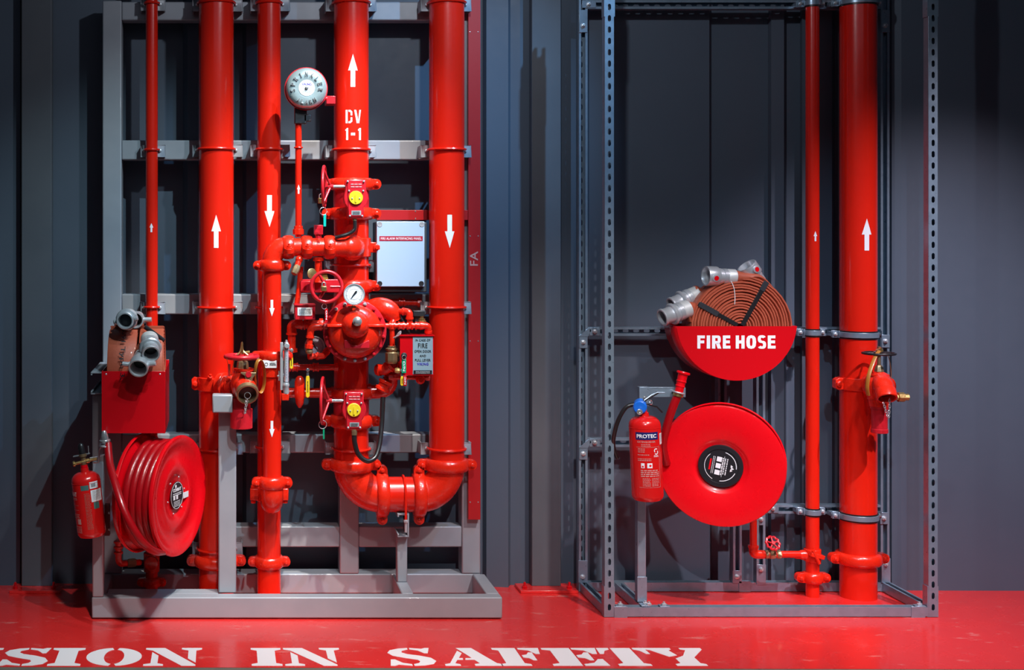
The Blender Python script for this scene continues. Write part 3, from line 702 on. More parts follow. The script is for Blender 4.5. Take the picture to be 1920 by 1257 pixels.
# gauges
def gauge(label, px, py, Y, rpx, tint=WHITE, ang=.9, stem=True):
    t = thing('pressure_gauge', label, 'gauge', P(px, py+rpx+8, Y)); c = P(px, py, Y); R = S(rpx, Y)
    mb = MB(); mb.lathe(c+V((0, .030, 0)), UN, [(0, R*.8), (.006, R*.94), (.026, R*.96), (.030, R), (.034, R), (.034, R*.90), (.0305, R*.89), (.0305, 0)], 48, False); b = part('gauge_case', mb, ALU, t)
    mb = MB(); mb.lathe(c+V((0, -.001, 0)), UN, [(0, R*.89), (.0006, R*.89), (.0006, 0)], 48, False); d = part('dial', mb, tint, t, label='pale dial with a black needle')
    tk = []
    for k in range(41):
        a = math.radians(225-270*k/40); r0 = R*(.70 if k % 5 else .60)
        tk += [[(r0*math.cos(a-.012), r0*math.sin(a-.012)), (R*.78*math.cos(a-.012), R*.78*math.sin(a-.012)), (R*.78*math.cos(a+.012), R*.78*math.sin(a+.012)), (r0*math.cos(a+.012), r0*math.sin(a+.012))]]
    tk += ring2(0, 0, R*.80, R*.815); tk += ring2(0, 0, R*.5, R*.51)
    part('dial_mark', flat(tk, c+V((0, -.0016, 0)), UX, UZ, UN, 0), PRINT, d, smooth=False)
    mb = MB(); mb.prism([(-.6*R, -.012*R), (-.1*R, -.06*R), (.30*R, -.10*R), (.42*R, 0), (.30*R, .10*R), (-.1*R, .06*R)], c+V((0, -.003, 0)), (math.cos(ang), 0, math.sin(ang)), (-math.sin(ang), 0, math.cos(ang)), (0, -.0012, 0)); part('needle', mb, PRINT, d)
    if stem: mb = MB(); mb.cyl(c+V((0, .012, -R*.9)), c+V((0, .03, -R*1.5)), .008); mb.hexa(c+V((0, .02, -R*1.3)), UZ, .011, .010); part('stem', mb, BRASS, t)
    return t
gauge('round white pressure gauge standing on top of the deluge valve', 664, 552, 5.90, 20)
gauge('greyish pressure gauge half hidden behind a bent red pipe beside the deluge valve', 590, 650, 6.06, 19.5, mat('dull_dial', (.42, .38, .46), .5), 2.2, False)
# wheel valve in front of the alarm housing
t = thing('gate_valve', 'red gate valve whose spoked handwheel faces out, hung with a brass padlock', 'valve', P(611, 570, 6.05))
mb = MB(); mb.box(X(561, 6.06), X(640, 6.06), 6.06, 6.10, Z(549, 6.06), Z(524, 6.06)); mb.box(X(563, 6.05), X(590, 6.05), 6.045, 6.06, Z(547, 6.05), Z(527, 6.05)); part('valve_body', mb, REDP, t, bevel=.004)
mb = MB(); mb.cyl(P(611, 538, 6.06), P(611, 538, 5.93), .012); part('spindle', mb, REDP, t)
wheel(t, P(612, 538, 5.925), UN, S(28.5, 5.925), S(3.6, 5.925), spokes=3, a0=1.57+PI, hubr=S(7), sr=S(2.6))
padlock('brass padlock and chain on the gate valve handwheel', 607, 541, 5.905, .026)
mb = MB(); mb.lathe(P(584, 514, 6.0), (.6, -1, .2), [(0, .024), (.006, .026), (.008, .02), (.008, 0)], 24, False); solo('brass_disc', mb, BRASS, 'thin brass disc seen edge-on behind the gate valve handwheel', 'brass fitting')
mb = MB(); mb.bar(P(600, 522, 5.93), P(614, 518, 5.93), .028, .004, up=(0, -1, 0)); solo('brass_tag', mb, mat('orange_brass', (.70, .36, .08), .35, .6), 'orange brass tag inside the gate valve handwheel', 'tag')
fob('key_tag', 'small red tag hanging by wire under the gate valve handwheel', 612, 579, 603, 5.93, REDB, 5.5, 'N/O', (.012, .0013, -4))
# pressure switch box
t = thing('pressure_switch', 'small red pressure switch box with a white label beside the gate valve', 'switch box', P(572, 602, 6.0))
mb = MB(); mb.box(X(553, 5.99), X(591, 5.99), 5.99, 6.07, Z(600, 5.99), Z(572, 5.99)); part('switch_housing', mb, REDP, t, bevel=.003)
mb = MB(); mb.box(X(552, 5.985), X(592, 5.985), 5.985, 6.075, Z(573.5, 5.985), Z(571, 5.985)); part('lid', mb, REDP, t, bevel=.001)
mb = MB(); mb.box(X(558, 5.988), X(585.5, 5.988), 5.988, 5.99, Z(592, 5.988), Z(577, 5.988)); l = part('label_plate', mb, LABEL, t, label='white label')
part('label_mark', flat(lines2(0, .011, .056, .007, 4, .0018, 4), P(572, 584.5, 5.988), UX, UZ, UN), PRINT, l, smooth=False)
# square plugged nipple over the cross pipe and the pieces under it
t = thing('plugged_nipple', 'square red plug standing on the cross pipe', 'pipe fitting', P(596, 447, YC))
mb = MB(); mb.cyl(P(597, 450, YC), P(597, 436, YC), S(6)); mb.box(X(588.5, YC), X(605, YC), YC-.02, YC+.02, Z(440, YC), Z(422, YC)); part('plug', mb, REDP, t, bevel=.002)
t = thing('test_valve', 'small bronze ball valve on a red nipple under the cross pipe', 'valve', P(556, 515, 6.0))
mb = MB(); mb.ball(P(561, 487, 6.01), S(7)); mb.cyl(P(561, 487, 6.01), P(557, 500, 6.0), S(5.5)); part('nipple', mb, REDC, t)
mb = MB(); mb.lathe(P(558, 499, 6.0), P(551, 514, 5.98)-P(558, 499, 6.0), [(0, S(6)), (.012, S(7)), (.03, S(7)), (.045, S(5.5)), (.045, S(3)), (.041, 0)], 8); part('valve_body', mb, BRONZ, t)
# ---- small bore trim: each run of pipe one thing
def run(label, pts, rpx, rad=.02, m=None, fit=True, cat='pipe', name='trim_pipe', extra=()):
    W = [P(*p) for p in pts]; m = m or REDC
    t = thing(name, label, cat, min(W, key=lambda p: p.z), group='small bore pipes round the deluge valve')
    r = S(rpx); mb = MB(); mb.tube(fillet(W, rad, 6), r, 16); part('pipe_body', mb, m, t)
    if fit:
        for i, w in enumerate(W):
            d = (W[min(i+1, len(W)-1)]-W[max(i-1, 0)]).normalized()
            if 0 < i < len(W)-1:
                a = (W[i-1]-w).normalized(); b = (W[i+1]-w).normalized()
                mb = MB(); L = rad*1.5; mb.tube(fillet([w+a*L, w, w+b*L], rad, 6), r*1.22, 16); mb.lathe(w+a*L*1.02, a, [(-.006, r*1.22), (-.006, r*1.42), (.004, r*1.42), (.004, r)], 16, False); mb.lathe(w+b*L*1.02, b, [(-.006, r*1.22), (-.006, r*1.42), (.004, r*1.42), (.004, r)], 16, False)
                part('elbow', mb, m, t)
            else:
                mb = MB(); mb.lathe(w, d, [(-.004, r*1.05), (-.004, r*1.4), (.014, r*1.4), (.014, r*1.05)], 8); part('union', mb, m, t)
    for q in extra:
        w = P(*q[:3]); d = V(q[3]); mb = MB(); mb.lathe(w-d*.014, d, [(0, r), (0, r*1.45), (.006, r*1.45), (.008, r*1.25), (.020, r*1.25), (.022, r*1.45), (.028, r*1.45), (.028, r)], 16, False)
        part('tee', mb, m, t)
    return t
run('red vertical pipe dropping from the cross pipe behind the gate valve', [(597, 484, 6.05), (597, 524, 6.05)], 7)
run('slanting red pipe between the bronze test valve and the pressure switch', [(564, 500, 6.07), (561, 540, 6.07), (556, 574, 6.07)], 5, .04, fit=False)
run('red pipe bending down under the pressure switch box', [(604, 608, 6.07), (547, 608, 6.07), (547, 655, 6.07)], 7.5, .03, extra=((575, 608, 6.07, UX),))
run('bent red pipe passing in front of the greyish gauge', [(612, 612, 6.0), (583, 614, 6.0), (580, 648, 6.0)], 5.5, .03)
mb = MB(); mb.lathe(P(580, 664, 6.0), UZ, [(0, S(5)), (.006, S(7)), (.014, S(7)), (.016, S(6)), (.03, S(6)), (.034, S(7)), (.042, S(7)), (.044, S(5))], 8); solo('brass_union', mb, BRONZ, 'worn bronze union under the bent pipe before the greyish gauge', 'pipe fitting')
run('red pipe linking the bronze union to the valve flange', [(580, 668, 6.02), (606, 668, 6.04), (612, 660, 6.06)], 5, .02)
run('dark red horizontal pipe level with the yellow lever', [(540, 689, 6.12), (628, 689, 6.12)], 6, extra=((592, 689, 6.12, UX), (553, 689, 6.12, UX)))
run('thick red horizontal pipe joining the main pipe under the deluge valve', [(533, 737, 6.17), (628, 737, 6.17)], 9.5, extra=((562, 737, 6.17, UX),))
run('thick red pipe curving up from the main pipe to the bronze valve', [(690, 735, 6.17), (733, 735, 6.17), (733, 692, 6.13)], 11, .09, extra=((734, 704, 6.14, UZ),))
run('red pipe dropping from the horizontal header to the bronze strainer', [(735, 611, 6.02), (735, 651, 6.03)], 5)
run('red horizontal header pipe turning down behind the emergency release box', [(716, 611, 6.02), (803, 611, 6.02), (803, 640, 6.04)], 5.2, .02, extra=((735, 611, 6.02, UX), (768, 611, 6.02, UX), (784, 611, 6.02, UX), (752, 611, 6.02, UX)))
run('red bent pipe from the round chamber down to the header', [(742, 584, 6.06), (768, 585, 6.02), (768, 608, 6.02)], 5.2, .02)
run('dark red pipe running behind under the alarm panel', [(716, 566, 6.24), (784, 568, 6.24)], 6, extra=((753, 567, 6.24, UX),))
run('thin red pipe under the emergency release box', [(730, 708, 6.09), (800, 708, 6.09)], 4.5)
mb = MB(); q = P(788, 712, 6.07); mb.ball(q, S(9)); mb.lathe(q+V((0, .01, .0)), UN, [(0, .02), (.03, .016), (.035, .01), (.035, 0)], 20, False); solo('round_plug', mb, REDC, 'bulging red plug under the emergency release box', 'pipe fitting')
# chamber at the upper side of the deluge valve
mb = MB(); mb.tube(spline([P(690, 578, 6.12), P(712, 578, 6.09), P(732, 586, 6.07), P(740, 602, 6.07)], 8), [S(13)+S(8)*math.sin(PI*min(i/24*1.1, 1)) for i in range(25)], 28); mb.cyl(P(738, 596, 6.06), P(735, 612, 6.03), S(6)); solo('retard_chamber', mb, REDC, 'rounded red chamber beside the top of the deluge valve', 'pipe fitting')
mb = MB(); mb.lathe(P(735, 682, 6.03), UZ, [(0, S(10)), (.01, S(12.5)), (.02, S(12.5)), (.05, S(12.5)), (.056, S(10)), (.062, S(12)), (.07, S(12)), (.074, S(8)), (.082, S(8))], 8)
mb.lathe(P(742, 664, 6.03), (1, -.2, 0), [(0, S(5)), (.02, S(6)), (.03, S(6)), (.034, S(5))], 8)
solo('bronze_strainer', mb, BRONZ, 'dull bronze strainer body under the red header, beside the emergency release box', 'pipe fitting', bevel=.001)
run('red elbow and union stack under the bronze strainer', [(735, 684, 6.06), (722, 694, 6.08), (712, 694, 6.1)], 8, .02)
mb = MB(); mb.lathe(P(740, 695, 6.0), UX, [(0, S(4)), (.01, S(5.5)), (.026, S(5.5)), (.03, S(4))], 8); solo('brass_cock', mb, BRASS, 'small brass cock beside the green tag', 'valve')
mb = MB(); mb.lathe(P(722, 720, 6.1), V((.5, 0, 1)), [(-.04, S(10)), (-.034, S(14)), (-.02, S(14)), (-.018, S(11)), (0, S(11)), (.002, S(14)), (.014, S(14)), (.016, S(10))], 24); solo('pipe_union', mb, REDC, 'ringed red union low beside the main pipe, over the curved pipe', 'pipe fitting', bevel=.001)
mb = MB(); mb.tube(spline([P(741, 634, 6.0), P(746, 627, 5.99), P(751, 622, 5.99), P(749, 628, 5.98), P(738, 634, 5.99)], 5), .004, 8); solo('chrome_lever', mb, CHROME, 'bent chrome lever beside the drop pipe of the header', 'lever')
mb = MB(); mb.tube([P(745, 588, 6.16), P(758, 606, 6.16), P(770, 630, 6.16)], .006, 10); solo('black_cable', mb, BLACK, 'black cable slanting down behind the red header pipe', 'cable')
mb = MB(); mb.box(X(775, 6.06), X(797, 6.06), 6.06, 6.10, Z(594, 6.06), Z(583, 6.06)); mb.box(X(778, 6.07), X(789, 6.07), 6.07, 6.10, Z(622, 6.06), Z(592, 6.06)); solo('solenoid_coil', mb, DARK, 'black solenoid block next to the riser above the release box', 'solenoid', bevel=.003)
mb = MB(); mb.lathe(P(791, 606, 6.05), UZ, [(0, S(8)), (.010, S(8)), (.012, S(6)), (.02, S(6)), (.022, S(3)), (.03, S(3))], 8); solo('brass_fitting', mb, BRASS, 'brass fitting above the red header by the solenoid', 'pipe fitting')
# yellow levers
def lever(label, px, y0, y1, Y, w=6):
    t = thing('valve_lever', label, 'lever', P(px, y1, Y))
    mb = MB(); r = w/2; pts = [(px-r, y0+6), (px-r+.8, y0), (px+r-.8, y0), (px+r, y0+6), (px+r, y1-r)]+[(px+r*math.cos(a), y1-r+r*math.sin(a)) for a in (.5, 1.05, 1.57, 2.1, 2.6)]+[(px-r, y1-r)]
    pl(mb, pts[::-1], Y, Y+.006); part('grip', mb, YELL, t, bevel=.0015)
    part('grip_mark', flat(rot2(lines2(0, 0, S(y1-y0)*.5, .01, 1, .003, 9), PI/2), P(px, (y0+y1)/2, Y), UX, UZ, UN), PRINT, t, smooth=False)
    mb = MB(); mb.box(X(px-2.2, Y), X(px+2.2, Y), Y+.001, Y+.005, Z(y0+2, Y), Z(y0-14, Y)); part('lever_arm', mb, CHROME, t); mb = MB(); mb.hexa(P(px, y0-11, Y+.001), UN, .008, .006); mb.cyl(P(px, y0-11, Y+.003), P(px, y0-11, Y+.05), .009); part('lever_nut', mb, CHROME, t)
lever('short yellow lever just beside the clear sight tube', 546.5, 668, 692, 6.03)
lever('long yellow lever hanging under the dark red horizontal pipe', 577, 705, 746, 6.05, 7)
lever('yellow lever hanging below the emergency release box', 754, 706, 724, 5.975, 6)
mb = MB(); mb.lathe(P(562, 765, 6.08), UZ, [(0, .006), (.02, .018), (.06, .024), (.12, .024), (.14, .018), (.15, .008)], 24); solo('drain_cup', mb, REDC, 'tapered dark red drain cup beside the long yellow lever', 'drain cup')
# flow sight tube
t = thing('sight_flow_gauge', 'clear upright flow tube in a silver bracket beside the down pipe', 'flow gauge', P(535, 752, 5.96))
Y = 5.96
mb = MB(); mb.box(X(525.5, Y), X(531, Y), Y, Y+.03, Z(732, Y), Z(643, Y)); part('tube_bracket', mb, ALU, t, bevel=.001)
mb = MB(); mb.cyl(P(537, 716, Y), P(537, 657, Y), S(4.6, Y), seg=20); part('sight_tube', mb, GLASS, t, label='clear tube')
mb = MB(); mb.cyl(P(537, 716, Y+.001), P(537, 657, Y+.001), S(1.6, Y), seg=12); part('float_rod', mb, LABEL, t)
part('tube_mark', flat([p for k in range(9) for p in rect(0, S(k*5-18), S(2.4), .0012)], P(537, 690, Y-S(4.9, Y)), UX, UZ, UN), PRINT, t, smooth=False)
mb = MB(); mb.lathe(P(537, 657, Y), UZ, [(0, S(5.5)), (.02, S(5.5)), (.022, S(4)), (.036, S(4)), (.038, S(2)), (.046, S(2)), (.048, 0)], 20); mb.lathe(P(537.5, 648, Y), UN, [(0, .010), (.016, .0125), (.02, .0125), (.022, .010), (.022, 0)], 24, False); part('top_fitting', mb, ALU, t)
mb = MB(); mb.lathe(P(536.5, 738, Y), UZ, [(0, S(5.4)), (.01, S(5.8)), (.03, S(5)), (.034, S(6)), (.04, S(6)), (.05, S(4.6))], 20); part('bottom_fitting', mb, ALU, t)
mb = MB(); mb.box(X(528, Y), X(541.5, Y), Y-.012, Y+.03, Z(751, Y), Z(738, Y)); part('base_block', mb, REDC, t, bevel=.003)
mb = MB(); mb.cyl(P(536, 744, Y+.02), P(536, 744, 6.17), .012); part('branch', mb, REDC, t)
mb = MB(); mb.lathe(P(520, 706, 5.975), V((1, 0, .2)), [(0, .004), (.01, .008), (.03, .009), (.04, .005)], 12); mb.cyl(P(524, 714, 5.975), P(524, 696, 5.975), .006); solo('small_cock', mb, ALU, 'small silvery cock between the down pipe and the sight tube', 'valve')
# release box
t = thing('emergency_release_box', 'red emergency release box with a silver notice reading IN CASE OF FIRE', 'release box', P(781, 704, 5.98))
Y = 5.98
mb = MB(); mb.box(X(751, Y), X(814, Y), Y+.008, Y+.09, Z(705, Y), Z(631, Y)); part('box_body', mb, REDB, t, bevel=.002)
mb = MB(); mb.box(X(750, Y), X(813.5, Y), Y, Y+.008, Z(704.5, Y), Z(630.5, Y)); part('door', mb, REDB, t, bevel=.0015)
mb = MB(); mb.box(X(749.5, Y), X(815, Y), Y-.006, Y+.09, Z(630.5, Y), Z(629, Y)); part('lid', mb, REDB, t)
mb = MB(); mb.box(X(774, Y), X(811.5, Y), Y-.0015, Y, Z(702, Y), Z(632, Y)); n = part('notice', mb, SILV, t, label='silver grey notice plate')
xn = X(792.6, Y)
def nt(s, py, w, h, m=PRINT, b=.006, par=None, Yd=None): part('notice_text', flat(text_shape(s, xn, Z(py, Y), S(w, Y), S(h, Y), b, 1.1), (0, Y-.0015, 0), UX, UZ, UN), m, par or n, smooth=False)
nt('IN CASE OF', 638, 28, 4.4); nt('FIRE', 648.3, 17.5, 8.6); nt('OPEN DOOR', 659, 31, 4.6); nt('AND', 667.4, 12, 4); nt('PULL LEVER', 675.5, 29, 4.6); nt('VIKING', 682.8, 21, 4.8, VIO, .012)
part('notice_band', flat(rect(xn, Z(698, Y), S(34.5, Y), S(6.6, Y)), (0, Y-.0015, 0), UX, UZ, UN), PRINT, n, smooth=False)
part('notice_text', flat(lines2(xn, Z(697, Y), S(26), S(2.6), 2, .0016, 2), (0, Y-.0015, 0), UX, UZ, UN, .0018), LABEL, n, smooth=False)
mb = MB(); mb.lathe(P(757.5, 667, Y), UN, [(0, .014), (.006, .013), (.008, .009), (.008, 0)], 20, False); part('door_lock', mb, DARK, t, label='dark round lock')
fob('key_tag', 'green tag marked N/O hanging on the release box door', 757.5, 674, 700, Y-.012, GREEN, 8, 'N/O', (.010, .0013, 0))
fob('key_tag', 'red tag marked N/C hanging below the green one', 759.5, 704, 724, Y-.010, REDB, 6, 'N/C')
# alarm interface panel
t = thing('alarm_interface_panel', 'pale grey alarm interfacing panel with a red title strip', 'control panel', P(751, 545, 6.2))
Y = 6.16
mb = MB(); mb.box(X(704, Y+.02), X(800, Y+.02), Y+.018, 6.298, Z(548, Y+.02), Z(417, Y+.02)); part('panel_base', mb, mat('dark_grey_plastic', (.04, .048, .055), .5), t, label='dark grey rear housing', bevel=.004)
mb = MB(); mb.box(X(706.5, Y), X(796, Y), Y, Y+.018, Z(538, Y), Z(415.5, Y)); lid = part('panel_lid', mb, PANEL, t, bevel=.003)
for a, b in ((712, 421), (791, 421), (712, 532), (790, 532)):
    mb = MB(); mb.lathe(P(a, b, Y), UN, [(0, .012), (.0015, .012), (.0015, .009), (.0005, .008), (.0005, 0)], 20, False); part('screw', mb, DARK if b > 500 else ALU, lid)
part('title_strip', flat(rect(X(752, Y), Z(447.5, Y), S(81, Y), S(9, Y)), (0, Y, 0), UX, UZ, UN, 0, .001), mat('dark_red_print', (.36, .008, .03), .4), lid, label='dark red strip', smooth=False)
part('title_text', flat(text_shape('FIRE ALARM INTERFACING PANEL', X(752, Y), Z(447.5, Y), S(76, Y), S(4.6, Y), .008, 1.12), (0, Y, 0), UX, UZ, UN, .0012), WHITE, lid, smooth=False)
# red trunking
t = thing('cable_trunking', 'dark red vertical cable trunking marked FA', 'cable trunking', P(889, 975, 6.29))
Y = 6.262
mb = MB(); mb.box(X(878, Y), X(901, Y), Y, 6.298, Z(975, Y), Z(-70, Y)); part('trunk_body', mb, REDT, t, bevel=.0015)
mb = MB(); mb.box(X(706, Y), X(877.5, Y), Y, 6.298, Z(413, Y), Z(394, Y)); part('trunk_branch', mb, REDT, t, bevel=.0015)
for py in (60, 443, 640, 942):
    for px in (881.5, 896.5):
        mb = MB(); mb.lathe(P(px, py, Y), UN, [(0, .0035), (.0015, .0028), (.002, 0)], 12, False); part('screw', mb, CHROME, t)
for py in (396.5, 410):
    mb = MB(); mb.lathe(P(779, py, Y), UN, [(0, .0035), (.0015, .0028), (.002, 0)], 12, False); part('screw', mb, CHROME, t)
part('trunk_text', flat(rot2(text_shape('FA', 0, 0, S(27, Y), S(15, Y), .01), PI/2), P(888.5, 485, Y), UX, UZ, UN), mat('pale_pink_print', (0,0,0)), t, label='pale letters FA', smooth=False)
# alarm bell
t = thing('sprinkler_alarm_bell', 'polished round sprinkler alarm bell between two red pipes', 'alarm bell', P(570, 232, 5.98))
Y = 5.97; c = P(575, 165, Y); R = S(39.5, Y)
mb = MB(); mb.lathe(c+V((0, .055, 0)), UN, [(0, R*.9), (0, R*1.0), (.012, R*1.04), (.02, R*1.03), (.02, R*.9)], 56); part('bell_rim', mb, REDP, t, label='crimson back plate')
mb = MB(); mb.lathe(c+V((0, .035, 0)), UN, [(0, R*.985), (.010, R*.985), (.024, R*.93), (.036, R*.80), (.040, R*.62), (.038, R*.42), (.037, 0)], 64, False); g = part('gong', mb, mat('spun_aluminium', (.50, .66, .70), .24, .6, 0, .08, 20, .35, bscale=28), t, label='polished gong with raised letters')
mb = MB(); mb.lathe(c+V((0, -.003, 0)), UN, [(0, R*.385), (.0015, R*.385), (.0015, 0)], 40, False); l = part('centre_label', mb, LABEL, t, label='round white centre label')
part('label_mark', flat(text_shape('VIKING', 0, R*.17, R*.44, R*.11, .02), c+V((0, -.0045, 0)), UX, UZ, UN, 0), VIO, l, smooth=False)
part('label_mark', flat(lines2(0, -R*.17, R*.45, R*.05, 2, R*.02), c+V((0, -.0045, 0)), UX, UZ, UN, 0), SILV, l, smooth=False)
mb = MB(); mb.hexa(c+V((0, -.0045, 0)), UN, .008, .007); part('centre_nut', mb, CHROME, t)
def arc_text(s, a0, a1, r, h, flip=False):
    out = []
    for i, ch in enumerate(s):
        a = a0+(a1-a0)*i/max(len(s)-1, 1)
        if ch == ' ': continue
        q = text_shape(ch, 0, 0, None, h, .015)
        w = h*.55; q = text_shape(ch, 0, 0, w if ch != 'I' else w*.35, h, .015)
        ro = a-PI/2 if not flip else a+PI/2
        q = rot2(q, ro); out += [[(x+r*math.cos(a), y+r*math.sin(a)) for x, y in p] for p in q]
    return out
for w_ in (arc_text('SPRINKLER', math.radians(190), math.radians(-8), R*.66, R*.22), arc_text('ALARM', math.radians(236), math.radians(304), R*.68, R*.20, True)):
    part('raised_lettering', flat(w_, c+V((0, -.0035, 0)), UX, UZ, UN, 0, .0055), CHROME, g, smooth=False)
mb = MB(); mb.box(X(612, 6.02), X(628, 6.05), 6.02, 6.12, Z(196, 6.05), Z(181, 6.05)); mb.tube([P(600, 185, 6.02), P(614, 185, 6.03)], .01, 10); part('bell_bracket', mb, REDP, t, bevel=.002)
mb = MB(); mb.box(X(553, 6.0), X(576, 6.0), 6.02, 6.07, Z(232, 6.02), Z(196, 6.02)); mb.box(X(570, 6.0), X(584, 6.0), 6.02, 6.05, Z(228, 6.02), Z(214, 6.02)); part('water_motor', mb, DARK, t, label='black motor housing', bevel=.004)

# ---------------------------------------------------------------- landing valves
def chain(par, p0, p1, p2, n=12):
    """hanging chain of oval links through three points"""
    a, b, c = V(p0), V(p1), V(p2); mb = MB()
    pts = spline([a, b, c], n)
    for i in range(0, len(pts)-1):
        m = (pts[i]+pts[i+1])/2; d = (pts[i+1]-pts[i]); L = d.length*.75; d.normalize()
        side = V((1, 0, 0)) if i % 2 else V((0, 1, 0)); side = (side-d*side.dot(d)).normalized()
        mb.tube([m+d*(L*math.cos(q))+side*(.0045*math.sin(q)) for q in [2*PI*k/10 for k in range(10)]], .0012, 6, closed=True)
    return part('chain', mb, CHROME, par, label='thin steel chain')
# at the thick riser of the pale frame
t = thing('landing_valve', 'red hydrant landing valve with a red handwheel and brass parts on the thick riser', 'valve', P(458, 803, 5.93))
Y = 5.96
mb = MB()
mb.lathe(P(457, 750, Y), UZ, [(0, .040), (.03, .052), (.06, .060), (.09, .060), (.115, .050), (.13, .040), (.135, .046), (.145, .046)], 36)
mb.tube(spline([P(458, 718, Y), P(461, 728, Y-.05), P(464, 740, Y-.10)], 8), [S(21), S(21), S(21), S(21), S(20.5), S(20), S(20)]+[S(19.5)]*10, 32, cap=False)
part('valve_body', mb, REDC, t)
mb = MB(); o = P(464, 740, Y-.10); d = (P(464, 740, Y-.10)-P(461, 728, Y-.05)).normalized()
mb.lathe(o-d*.02, d, [(0, S(19)), (0, S(21)), (.022, S(20)), (.024, S(18.5)), (.022, S(16.5)), (-.01, S(15.5)), (-.012, 0)], 36, False); part('outlet', mb, BRONZ, t, label='bronze lined outlet')
mb = MB(); mb.lathe(o-d*.0295, d, [(0, S(15.6)), (.001, 0)], 32, False); oc = part('blank_plug', mb, mat('dark_maroon_rubber', (.10, .006, .008), .5), t)
mb = MB(); mb.ring(o+V((0, -.008, -.004)), UN, .014, .0015, 24, 6); part('ring_pull', mb, CHROME, t)
chain(t, o+V((0, -.01, -.02)), o+V((-.012, -.014, -.085)), o+V((-.006, -.01, -.025)), 9)
mb = MB(); mb.lathe(P(455, 699, Y), UZ, [(0, S(15)), (.012, S(15)), (.016, S(12)), (.03, S(11)), (.05, S(10)), (.056, S(6)), (.09, S(4))], 8); part('bonnet', mb, BRONZ, t, label='bronze bonnet')
mb = MB(); zc = Z(669, Y); cw = V((X(453, Y), Y, zc)); R = S(29.5, Y)
mb.ring(cw, UZ, R, .011, 64, 12)
for k in range(4): a = .6+PI/2*k; mb.cyl(cw, cw+V((R*math.cos(a), R*math.sin(a), 0)), .007)
mb.lathe(cw-V((0, 0, .012)), UZ, [(0, .018), (.024, .018)], 20); part('handwheel', mb, REDP, t, bevel=0)
mb = MB(); mb.tube(spline([cw+V((-.02, -.02, .01)), cw+V((-.004, -.01, .03)), cw+V((.002, -.01, .066)), cw+V((.006, -.01, .03)), cw+V((.028, -.02, .008))], 6), .004, 8); mb.cyl(cw+V((0, 0, .01)), cw+V((.0, 0, .035)), .008); mb.lathe(cw+V((.006, -.01, .018)), (1, 0, .1), [(0, .007), (.03, .008), (.032, .006), (.032, 0)], 12, False); part('locking_lug', mb, BRASS, t, label='brass locking lug')
mb = MB(); q = P(466, 710, Y-.075)
mb.prism([(-.015, -.035), (.018, -.035), (.018, .0), (.030, .014), (.035, .022), (.035, .026), (-.035, .026), (-.035, .022), (-.018, .012), (-.016, 0)], q, UX, UZ, (0, .03, 0)); part('wing_lug', mb, BRONZ, t, bevel=.003)
mb = MB(); mb.lathe(q+V((0, .0, .018)), UN, [(0, .014), (.004, .013), (.004, 0)], 24, False, sx=1.0); part('red_button', mb, REDP, t)
mb = MB(); c = P(487, 706, Y-.03); n = V((.75, -.62, -.25)).normalized()
a, u_, w_ = frame(n, (0.55, 0, -1)); pts = [c+u_*(.088*math.cos(q))+w_*(.034*math.sin(q)) for q in [2*PI*k/48 for k in range(48)]]
mb.tube(pts, .009, 10, closed=True, flat=.35, up=n); part('cap_strap', mb, AMBER, t, label='amber strap loop')
mb = MB(); Yv = 5.94
mb.lathe(P(452.5, 803, Yv), UZ, [(0, S(19.5)), (.002, S(20.5)), (Z(767, Yv)-Z(803, Yv), S(20.5)), (Z(766, Yv)-Z(803, Yv), S(17)), (Z(748, Yv)-Z(803, Yv), S(16))], 36); part('pressure_chamber', mb, REDP, t, label='red cylinder under the valve')
mb = MB(); mb.box(X(427, Y), X(432, Y), Y-.05, Y-.046, Z(704, Y), Z(681, Y)); part('lever_tag', mb, REDT, t)
mb = MB(); mb.tube([P(425, 672, Y-.05), P(429, 690, Y-.05), P(433, 712, Y-.05), P(436, 690, Y-.05), P(440, 676, Y-.05)], .0015, 6); part('tag_wire', mb, BRASS, t)
